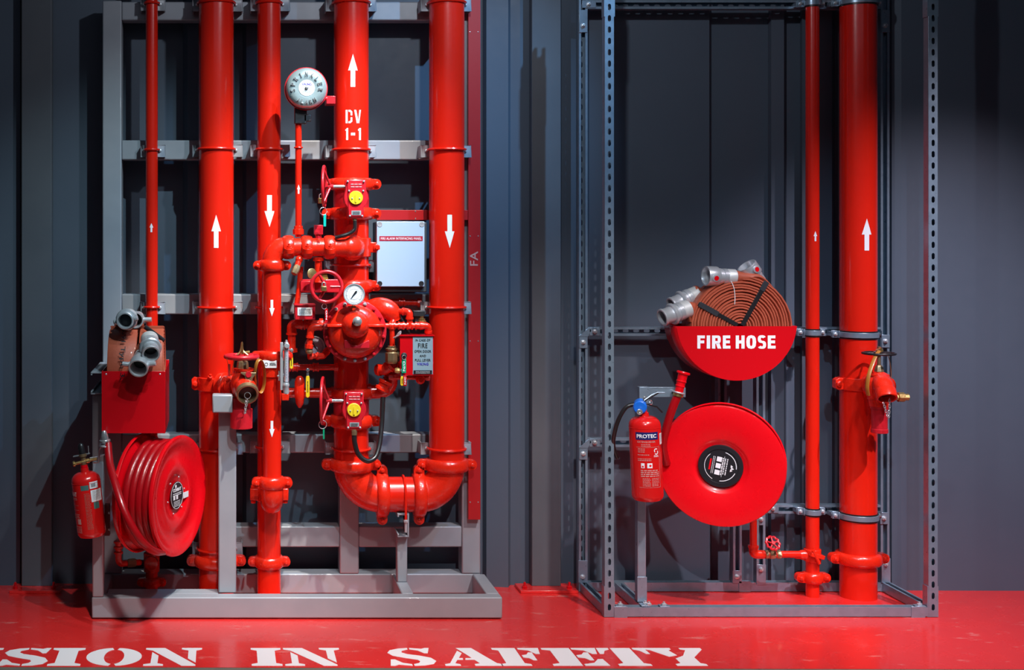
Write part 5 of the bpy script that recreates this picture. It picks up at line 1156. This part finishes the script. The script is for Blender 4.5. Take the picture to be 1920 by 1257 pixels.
for px in (1142.5, 1749.5): strut('rack_post', (X(px, YF2), YF2, .002), (X(px, YF2), YF2, ZT), (0, 1, 0))
for px in (1093.5, 1659.5): strut('rack_post', (X(px, YB2), YB2+.041, .002), (X(px, YB2), YB2+.041, ZT), (0, -1, 0))
x0f, x1f = X(1151, YF2), X(1741, YF2); x0b, x1b = X(1101.5, YB2), X(1651.5, YB2)
strut('base_rail', (x0f, YF2+.0205, .004), (x1f, YF2+.0205, .004), (0, 0, 1))
strut('base_rail', (x0b, YB2+.0205, .004), (x1b, YB2+.0205, .004), (0, 0, 1))
for px in (1142.5, 1749.5):
    xx = X(px, YF2); strut('base_rail', (xx, YF2+.043, .004), (xx, YB2-.002, .004), (0, 0, 1))
xi = X(1206, 5.98); strut('base_rail', (xi, YF2+.043, .004), (xi, YB2-.002, .004), (0, 0, 1))
def hrail(py, px0, px1): strut('cross_rail', (X(px0, YB2), YB2+.041, Z(py, YB2)), (X(px1, YB2), YB2+.041, Z(py, YB2)), (0, -1, 0))
hrail(8.5, 1102, 1651); hrail(622, 1102, 1651); hrail(830.5, 1102, 1364); hrail(955.5, 1392, 1651)
for px, a in ((1354, 690), (1426, 690)): strut('rear_post', (X(px, YB2), YB2+.038, Z(948 if px > 1400 else 820, YB2)), (X(px, YB2), YB2+.038, Z(a-60, YB2)), (0, -1, 0))
strut('rear_post', (X(1382, YB2), YB2+.036, .046), (X(1382, YB2), YB2+.036, Z(815, YB2)), (0, -1, 0)); strut('rear_post', (X(1426, YB2), YB2+.036, .046), (X(1426, YB2), YB2+.036, Z(963, YB2)), (0, -1, 0))
mb = MB(); Yq = 5.99; mb.box(X(1195.5, Yq), X(1211.5, Yq), Yq, Yq+.041, .055, Z(755, Yq)); part('reel_post', mb, mat('pinkish_zinc', (.52, .60, .68)) if False else ZINC, rk, label='plain flat-faced post behind the extinguisher', bevel=.003)
strut('reel_arm', (X(1206, Yq), Yq+.06, Z(860, Yq)), (X(1375, 6.30), 6.30, Z(860, 6.30)), (0, 0, 1))
def angle(px, py, Y, w=14, h=18, col=None, bolt=True, dy=0):
    mb = MB(); mb.box(X(px-w/2, Y), X(px+w/2, Y), Y-.005, Y, Z(py+h/2, Y), Z(py-h/2, Y)); b = part('angle_bracket', mb, ZINC, rk, bevel=.001)
    if bolt:
        mb = MB(); c = P(px, py+dy, Y-.005); mb.lathe(c, UN, [(0, .0125), (.002, .0125), (.002, 0)], 20, False); hexbolt(mb, c+V((0, -.002, 0)), UN, .010, .008); part('bolt', mb, ALU, b)
Yk = YB2-.001
for px, py in ((1115, 622), (1115, 830.5)): angle(px, py, Yk, 20, 15)
for px, py in ((1093.5, 642), (1093.5, 851)): angle(px, py, Yk, 15, 22)
for py in (632, 841):
    mb = MB(); mb.prism([(X(1086, Yk), Z(py-2, Yk)), (X(1086, Yk), Z(py, Yk)), (X(1101, Yk), Z(py, Yk)), (X(1108, Yk), Z(py-12, Yk)), (X(1104, Yk), Z(py-17, Yk))], (0, Yk-.005, 0), UX, UZ, (0, .005, 0)); part('angle_web', mb, ZINC, rk)
angle(1093.5, 40, Yk, 15, 42, dy=8); angle(1660, 40, Yk, 15, 42, dy=8); angle(1104, 8, Yk, 26, 14)
angle(1660, 640, Yk, 15, 24); angle(1657, 972, Yk, 15, 22); angle(1092.5, 1072, Yk, 17, 42, dy=10); angle(1660.5, 1070, Yk, 17, 46, dy=-12)
angle(1449, 954, Yk, 21, 16); angle(1427, 974, Yk, 14, 22); angle(1381.5, 1082, Yk, 17, 24); angle(1427, 1078, Yk, 17, 38, dy=-10)
angle(1396, 1100, Yk, 22, 20, bolt=False)
Yk = YF2+.0205-.0205
angle(1163.5, 1148, YF2+.001, 25, 21, bolt=False); angle(1721, 1148, YF2+.001, 26, 21, bolt=False)
for px in (1163, 1245, 1724):
    mb = MB(); c = V((X(px, YF2+.02), YF2+.0205, .046)); mb.box(c.x-.022, c.x+.022, c.y-.018, c.y+.018, .0455, .050); b = part('angle_bracket', mb, ZINC, rk, bevel=.001); mb = MB(); hexbolt(mb, c+V((0, 0, .004)), UZ, .011, .009); part('bolt', mb, ALU, b)
for px in (1134.5, 1151, 1740.5, 1757.5):
    mb = MB(); xx = X(px, YF2)+(.002 if px in (1151, 1757.5) else -.002); mb.box(xx-.0025, xx+.0025, YF2-.001, YF2+.04, .002, Z(1100, YF2)); part('fish_plate', mb, ZINC, rk)
    mb = MB(); mb.box(xx-.0025, xx+.0025, YF2-.001, YF2+.04, Z(31, YF2), Z(-60, YF2)); part('fish_plate', mb, ZINC, rk)
mb = MB(); mb.box(X(1194.5, Yq), X(1212.5, Yq), Yq-.005, Yq-.0005, .055, Z(1082, Yq)); b = part('angle_bracket', mb, ZINC, rk, bevel=.001)
mb = MB(); mb.box(X(1196, Yq), X(1212, Yq), Yq-.055, Yq-.0055, .047, .052); part('angle_bracket', mb, ZINC, rk, bevel=.001)
for q in ((X(1206, Yq), Yq-.03, .052), (X(1211, Yq), Yq-.045, .052)):
    mb = MB(); hexbolt(mb, q, UZ, .011, .009); part('bolt', mb, ALU, b)

# ---------------------------------------------------------------- pipes in the slotted rack
YR = 6.27
ta, xa_, Ra = riser('fire_pipe', 'slim red pipe with a small upward arrow in the slotted rack', 1523.3, 12.2, YR, group='vertical red pipes')
for py in (6, 624, 960): strut_clamp(ta, xa_, YR, Z(py, YR), Ra)
arrow(ta, xa_, YR, Ra, 443, 6.5, 19, True)
coupling(ta, (xa_, YR, Z(1083, YR)), UZ, Ra, .052, k=1.15)
mb = MB(); zc = Z(1041, YR); mb.lathe((xa_, YR, zc-.03), UZ, [(0, Ra), (0, Ra+.008), (.06, Ra+.008), (.06, Ra)], 32, False); mb.lathe((xa_-Ra, YR, zc), (-1, 0, 0), [(-.01, .022), (.02, .024), (.03, .020), (.055, .018)], 20); mb.bar((xa_-.03, YR-Ra-.01, zc+.015), (xa_+.035, YR-Ra-.01, zc-.002), .02, .03, up=(0, -1, 0)); ob = part('branch_saddle', mb, REDC, ta, bevel=.003)
mb = MB(); mb.cyl((xa_-.02, YR-Ra-.02, zc+.035), (xa_+.01, YR-Ra-.02, zc-.03), .008); part('bolt', mb, REDC, ob)
tb, xb_, Rb = riser('fire_pipe', 'thick red riser with an upward arrow in the slotted rack', 1609.2, 32.6, YR-.005, group='vertical red pipes')
for py in (5, 627, 967): strut_clamp(tb, xb_, YR-.005, Z(py, YR), Rb)
arrow(tb, xb_, YR-.005, Rb, 440, 18, 60, True)
# arrow sits on the side facing the visitor
coupling(tb, (xb_, YR-.005, Z(1046, YR)), UZ, Rb)
YQ = YR-.005; zc = Z(719, YQ)
mb = MB()
mb.lathe((xb_, YQ, zc-.03), UZ, [(0, Rb), (0, Rb+.008), (.060, Rb+.008), (.060, Rb)], 40, False)
mb.prism([(0, .026), (-.026, .030), (-.042, .02), (-.042, -.02), (-.026, -.030), (0, -.026)], (xb_-Rb+.004, YQ-.03, zc), UX, UZ, (0, .04, 0))
d = V((.42, -.91, 0)).normalized(); c0 = V((xb_, YQ, zc))
mb.lathe(c0, d, [(Rb-.02, .060), (Rb+.018, .060), (Rb+.022, .052), (Rb+.034, .052), (Rb+.036, .058), (Rb+.052, .058), (Rb+.054, .046), (Rb+.09, .044)], 32)
ob = part('branch_outlet', mb, REDC, tb, bevel=.003)
mb = MB(); hexbolt(mb, (xb_-Rb-.022, YQ-.03, zc), UN, .015, .012); part('bolt', mb, REDC, ob)
# landing valve of the rack
t = thing('landing_valve', 'red hydrant landing valve with a black handwheel and brass side outlet, in the slotted rack', 'valve', P(1650, 812, 6.06))
Y = 6.06; xv = 1648
mb = MB(); mb.lathe(P(xv, 762, Y), UZ, [(0, .042), (.03, .044), (.032, .050), (.045, .050), (.06, .060), (.10, .064), (.125, .056), (.14, .040), (.142, .045), (.150, .045)], 36); mb.tube(spline([P(xv+2, 715, Y), P(xv+8, 725, Y-.06), P(1662, 742, Y-.10)], 8), [S(19)]*4+[S(18)]*6+[S(17)]*7, 32, cap=False)
mb.cyl(P(xv, 720, Y), P(1632, 720, Y+.06), .05)
part('valve_body', mb, REDC, t)
o = P(1662, 742, Y-.10); d = (o-P(xv+8, 725, Y-.06)).normalized()+V((.0, 0, -.35)); d.normalize()
mb = MB(); mb.lathe(o-d*.03, d, [(0, S(17)), (.004, S(18.2)), (.045, S(18)), (.048, S(16.5)), (.045, S(14.5)), (.01, S(14)), (.008, 0)], 36, False); part('outlet', mb, REDC, t)
mb = MB(); mb.lathe(o-d*.012, d, [(0, S(14.2)), (.001, 0)], 32, False); part('blank_plug', mb, MATS['dark_maroon_rubber'], t)
chain(t, o+V((.01, -.01, -.012)), o+V((.0, -.02, -.10)), o+V((-.02, -.012, -.03)), 9)
mb = MB(); mb.lathe(P(1676, 745, Y-.05), (1, -.05, 0), [(0, S(5)), (.016, S(6)), (.018, S(9)), (.045, S(9)), (.047, S(6)), (.065, S(6.5)), (.067, S(4))], 8); part('side_outlet', mb, BRASS, t, label='brass side outlet')
mb = MB(); cw = P(1648, 663, Y); R = S(28, Y); mb.ring(cw, UZ, R, .0055, 56, 10)
for k in range(5): a = .3+2*PI*k/5; mb.cyl(cw, cw+V((R*math.cos(a), R*math.sin(a), 0)), .004)
mb.lathe(cw-V((0, 0, .01)), UZ, [(0, .014), (.02, .014)], 20); part('handwheel', mb, BLACK, t, label='black handwheel')
mb = MB(); mb.cyl(P(1648, 702, Y), P(1648, 650, Y), .008); mb.lathe(P(1648, 697, Y), UZ, [(0, .022), (.02, .018), (.03, .012), (.03, .008)], 8); part('bonnet', mb, BRONZ, t)
mb = MB(); mb.bar(P(1645, 660, Y-.02), P(1653, 655, Y-.02), .018, .02, up=(0, -1, 0)); part('locking_lug', mb, BRASS, t)
mb = MB(); n = V((1, -.3, .2)).normalized(); mb.tube(spline([P(1648, 658, Y-.03), P(1640, 672, Y-.06), P(1630, 700, Y-.09), P(1626, 725, Y-.09), P(1628, 742, Y-.08)], 8), .0085, 10, flat=.3, up=n); part('cap_strap', mb, AMBER, t, label='amber strap')
mb = MB(); mb.tube(spline([P(1660, 662, Y-.02), P(1667, 672, Y-.03), P(1671, 700, Y-.02), P(1670, 722, Y-.02)], 8), .0018, 8); part('seal_wire', mb, BRONZ, t)
mb = MB(); mb.lathe(P(1649, 812, Y), UZ, [(0, S(14)), (.002, S(15)), (.018, S(15)), (.02, S(14)), (.11, S(14)), (.112, S(16)), (.128, S(16))], 32); part('pressure_chamber', mb, REDP, t, label='red cylinder under the valve')
# reel feed
t = thing('reel_feed_pipe', 'small red feed pipe with a toothed red handwheel, in the slotted rack', 'pipe', P(1450, 1048, 6.2))
Y = 6.21; W_ = [P(1412.5, 975, Y), P(1412.5, 1040, Y), P(1500, 1040, Y)]
mb = MB(); mb.tube(fillet(W_, .035, 10), S(6.6), 20); part('pipe_body', mb, RED, t)
mb = MB(); mb.tube(fillet([P(1412.5, 1025, Y), P(1412.5, 1040, Y), P(1432, 1040, Y)], .035, 10), S(8.3), 20); mb.lathe(P(1412.5, 1026, Y), UZ, [(-.004, S(9.6)), (.008, S(9.6))], 24); part('elbow', mb, REDC, t)
mb = MB(); mb.lathe(P(1434, 1040, Y), UX, [(0, S(8.5)), (.014, S(8.5)), (.016, S(6)), (.024, S(9)), (.045, S(9)), (.052, S(6)), (.060, S(8.5)), (.074, S(8.5))], 8); mb.cyl(P(1449, 1040, Y), P(1449, 1026, Y-.01), .010); v_ = part('stop_valve', mb, BRONZ, t, label='brass stop valve')
mb = MB(); c = P(1449, 1019, Y-.03); d = V((.08, -.8, .55)).normalized(); R = S(12.5)
a, u_, w_ = frame(d); mb.tube([c+(u_*math.cos(q)+w_*math.sin(q))*(R*(1+.07*math.sin(q*10))) for q in [2*PI*k/80 for k in range(80)]], .0055, 8, closed=True)
for k in range(5): q = 2*PI*k/5; mb.cyl(c, c+(u_*math.cos(q)+w_*math.sin(q))*R, .004)
mb.lathe(c-d*.006, d, [(0, .010), (.014, .009)], 16); part('handwheel', mb, REDP, t, label='toothed red handwheel')
# ---------------------------------------------------------------- hose holder with the words FIRE HOSE
t = thing('hose_holder', 'half-round red hose holder lettered FIRE HOSE in the slotted rack', 'hose holder', P(1381, 713, 6.1))
Y = 6.04; cxx, czz = X(1381.5, Y), Z(600.5, Y); R = S(113.5, Y); zt_ = Z(612, Y); a0 = math.asin((zt_-czz)/R)
pts = [(cxx+R*math.cos(a0-(PI+2*a0)*i/60), czz+R*math.sin(a0-(PI+2*a0)*i/60)) for i in range(61)]
W = .175
mb = MB(); mb.prism(pts, (0, Y, 0), UX, UZ, (0, .003, 0)); fp = part('front_plate', mb, REDB, t)
mb = MB(); mb.prism(pts, (0, Y+W, 0), UX, UZ, (0, .003, 0)); part('back_plate', mb, REDB, t)
mb = MB()
for (x0, z0), (x1, z1) in zip(pts, pts[1:]): mb.bm.faces.new([mb.bm.verts.new(p) for p in ((x0, Y+.003, z0), (x1, Y+.003, z1), (x1, Y+W, z1), (x0, Y+W, z0))])
part('curved_bottom', mb, REDB, t, solid=.002)
part('plate_lettering', flat(block_word(Y), (0, Y, 0), UX, UZ, UN), WHITE, t, label='white letters FIRE HOSE', smooth=False)
cF = V((X(1385, 6.08), 6.09, Z(613, 6.08))); RF = S(95.5, 6.06)
h = rolled('fire_hose', 'rolled red-brown hose facing forward in the half-round holder, its spiral crossed by black ties', cF, (0, -1, 0), RF, .078, 'rolled hoses in the half-round holder')
def tie(t, a, r0, r1, yy, w, m, off=.0):
    d = V((math.cos(a), 0, math.sin(a))); c = V((cF.x, yy, cF.z)); mb = MB(); mb.bar(c+d*r0, c+d*r1, .0025, w, up=V((-math.sin(a), 0, math.cos(a)))) ; return part('tie_strap', mb, m, t, label='black tie strap', bevel=.0008)
yy = 6.09-.040
tie(h, math.radians(61), .01, RF+.006, yy-.001, .021, BLACK); tie(h, math.radians(61), RF*.82, RF+.004, yy-.003, .026, LEAD)
tie(h, math.radians(151), .02, RF*.96, yy-.001, .019, BLACK); tie(h, math.radians(151), RF*.52, RF*.94, yy-.003, .025, LEAD)
mb = MB(); mb.tube(spline([P(1371, 528, yy), P(1376, 540, yy-.001), P(1378, 556, yy-.001), P(1377.5, 571, yy-.001)], 5), .0016, 6); part('string', mb, WHITE, h, label='white string')
# ends of the front hose
ax = (0, -1, 0)
p1 = P(1373, 519, 6.08); hose_tail(mb := MB(), [cF+V((RF*.78, 0, RF*.60)), cF+V((RF*.42, 0, RF*.97)), P(1395, 520, 6.085), p1+V((.012, 0, 0))], .078, .033, ax); part('hose_end', mb, CANV, h)
hose_coupling(h, p1+V((-.028, 0, 0)), (-1, -.12, .03), .034, 'female', [(0.1, -1, -.15)], 1.)
p2 = P(1282, 583, 6.07); hose_tail(mb := MB(), [cF+V((-RF*.98, 0, RF*.10)), cF+V((-RF*1.0, 0, RF*.28)), P(1298, 580, 6.08), p2+V((.010, 0, .002))], .078, .032, ax); part('hose_end', mb, CANV, h)
hose_coupling(h, p2+V((-.014, 0, -.002)), (-1, -.25, -.30), .039, 'male')
cG = cF+V((.0, .080, 0))
h2 = rolled('fire_hose', 'rolled red-brown hose at the back of the half-round holder, mostly hidden by the front roll', cG, (0, -1, 0), RF*.97, .070, 'rolled hoses in the half-round holder')
p3 = P(1296, 558, 6.16); hose_tail(mb := MB(), [cG+V((-RF*.80, 0, RF*.50)), cG+V((-RF*.72, 0, RF*.74)), P(1312, 552, 6.16), p3+V((.010, 0, .002))], .070, .031, ax); part('hose_end', mb, CANV, h2)
hose_coupling(h2, p3+V((-.006, 0, 0)), (-1, -.2, -.40), .038, 'male')
p4 = P(1422, 530, 6.12); hose_tail(mb := MB(), [cG+V((RF*.72, 0, RF*.62)), cG+V((RF*.58, 0, RF*.86)), p4+V((.02, 0, -.022))], .070, .031, ax); part('hose_end', mb, CANV, h2)
hose_coupling(h2, p4, (-.60, -.10, .80), .034, 'female', [(.3, -1, .1)])
# ---------------------------------------------------------------- camera, light
cam = bpy.data.cameras.new('camera'); co = bpy.data.objects.new('camera', cam); COL.objects.link(co)
co.location = (0, 0, H); co.rotation_euler = (PI/2, 0, 0)
cam.sensor_width = 36; cam.lens = F*36/1920; cam.shift_x = (960-CX)/1920; cam.shift_y = -(628.5-CY)/1920; cam.clip_end = 100
scene.camera = co
def spot(name, loc, aim, power, col, size=60, blend=.6, rad=.06):
    l = bpy.data.lights.new(name, 'SPOT'); l.energy = power; l.color = col; l.spot_size = math.radians(size); l.spot_blend = blend; l.shadow_soft_size = rad
    o = bpy.data.objects.new(name, l); COL.objects.link(o); o.location = loc
    o.rotation_euler = (V(aim)-V(loc)).to_track_quat('-Z', 'Y').to_euler(); return o
def area(name, loc, aim, power, col, sx, sy):
    l = bpy.data.lights.new(name, 'AREA'); l.energy = power; l.color = col; l.shape = 'RECTANGLE'; l.size = sx; l.size_y = sy
    o = bpy.data.objects.new(name, l); COL.objects.link(o); o.location = loc
    o.rotation_euler = (V(aim)-V(loc)).to_track_quat('-Z', 'Y').to_euler(); return o
spot('spot_valves', (1.35, 4.35, 4.8), (.38, 6.15, 1.42), 1180, (1., .92, .82), 27, .9, .03)
spot('spot_left', (1.0, 3.2, 4.6), (-.45, 6.2, 1.0), 400, (.66, .92, 1.), 38, .8, .02)
spot('spot_wash', (2.5, 4.4, 4.4), (.75, 6.4, 1.75), 500, (.28, .60, 1.), 40, 1., .02)
spot('spot_rack', (3.9, 3.4, 4.6), (3.3, 6.3, .4), 1000, (1., .86, .95), 38, 1., .04)
spot('spot_post', (2.1, 2.6, 4.3), (3.1, 6.0, .9), 260, (.5, .76, 1.), 34, 1., .03)
spot('spot_floor', (2.6, 3.0, 4.6), (1.9, 5.3, 0), 900, (1., .88, .84), 46, 1., .1)
spot('spot_floor_near', (.3, 2.6, 4.4), (.0, 5.1, 0), 800, (1., .90, .86), 34, 1., .1)
spot('spot_low_fill', (1.1, 2.0, 3.4), (2.05, 6.4, .45), 330, (.95, .95, 1.), 30, 1., .03)  # added fill that brightens the lower wall behind the rack
area('streak_light', (1.0, 4.1, 3.6), (.9, 6.1, 2.9), 20, (.86, .92, 1.), .08, .08)  # small unseen light placed to draw bright streaks on the upper pipes
area('front_fill', (1.0, 1.0, 4.2), (1.2, 6.3, .6), 9, (.80, .82, 1.), 5, 2)  # added broad dim fill from in front, not a fixture of the hall
w = bpy.data.worlds.new('world'); scene.world = w; w.use_nodes = True
w.node_tree.nodes['Background'].inputs[0].default_value = (.30, .42, .60, 1); w.node_tree.nodes['Background'].inputs[1].default_value = .035
vs = scene.view_settings; vs.view_transform = 'Standard'; vs.look = 'None'; vs.gamma = 1; vs.exposure = 0; vs.use_curve_mapping = False
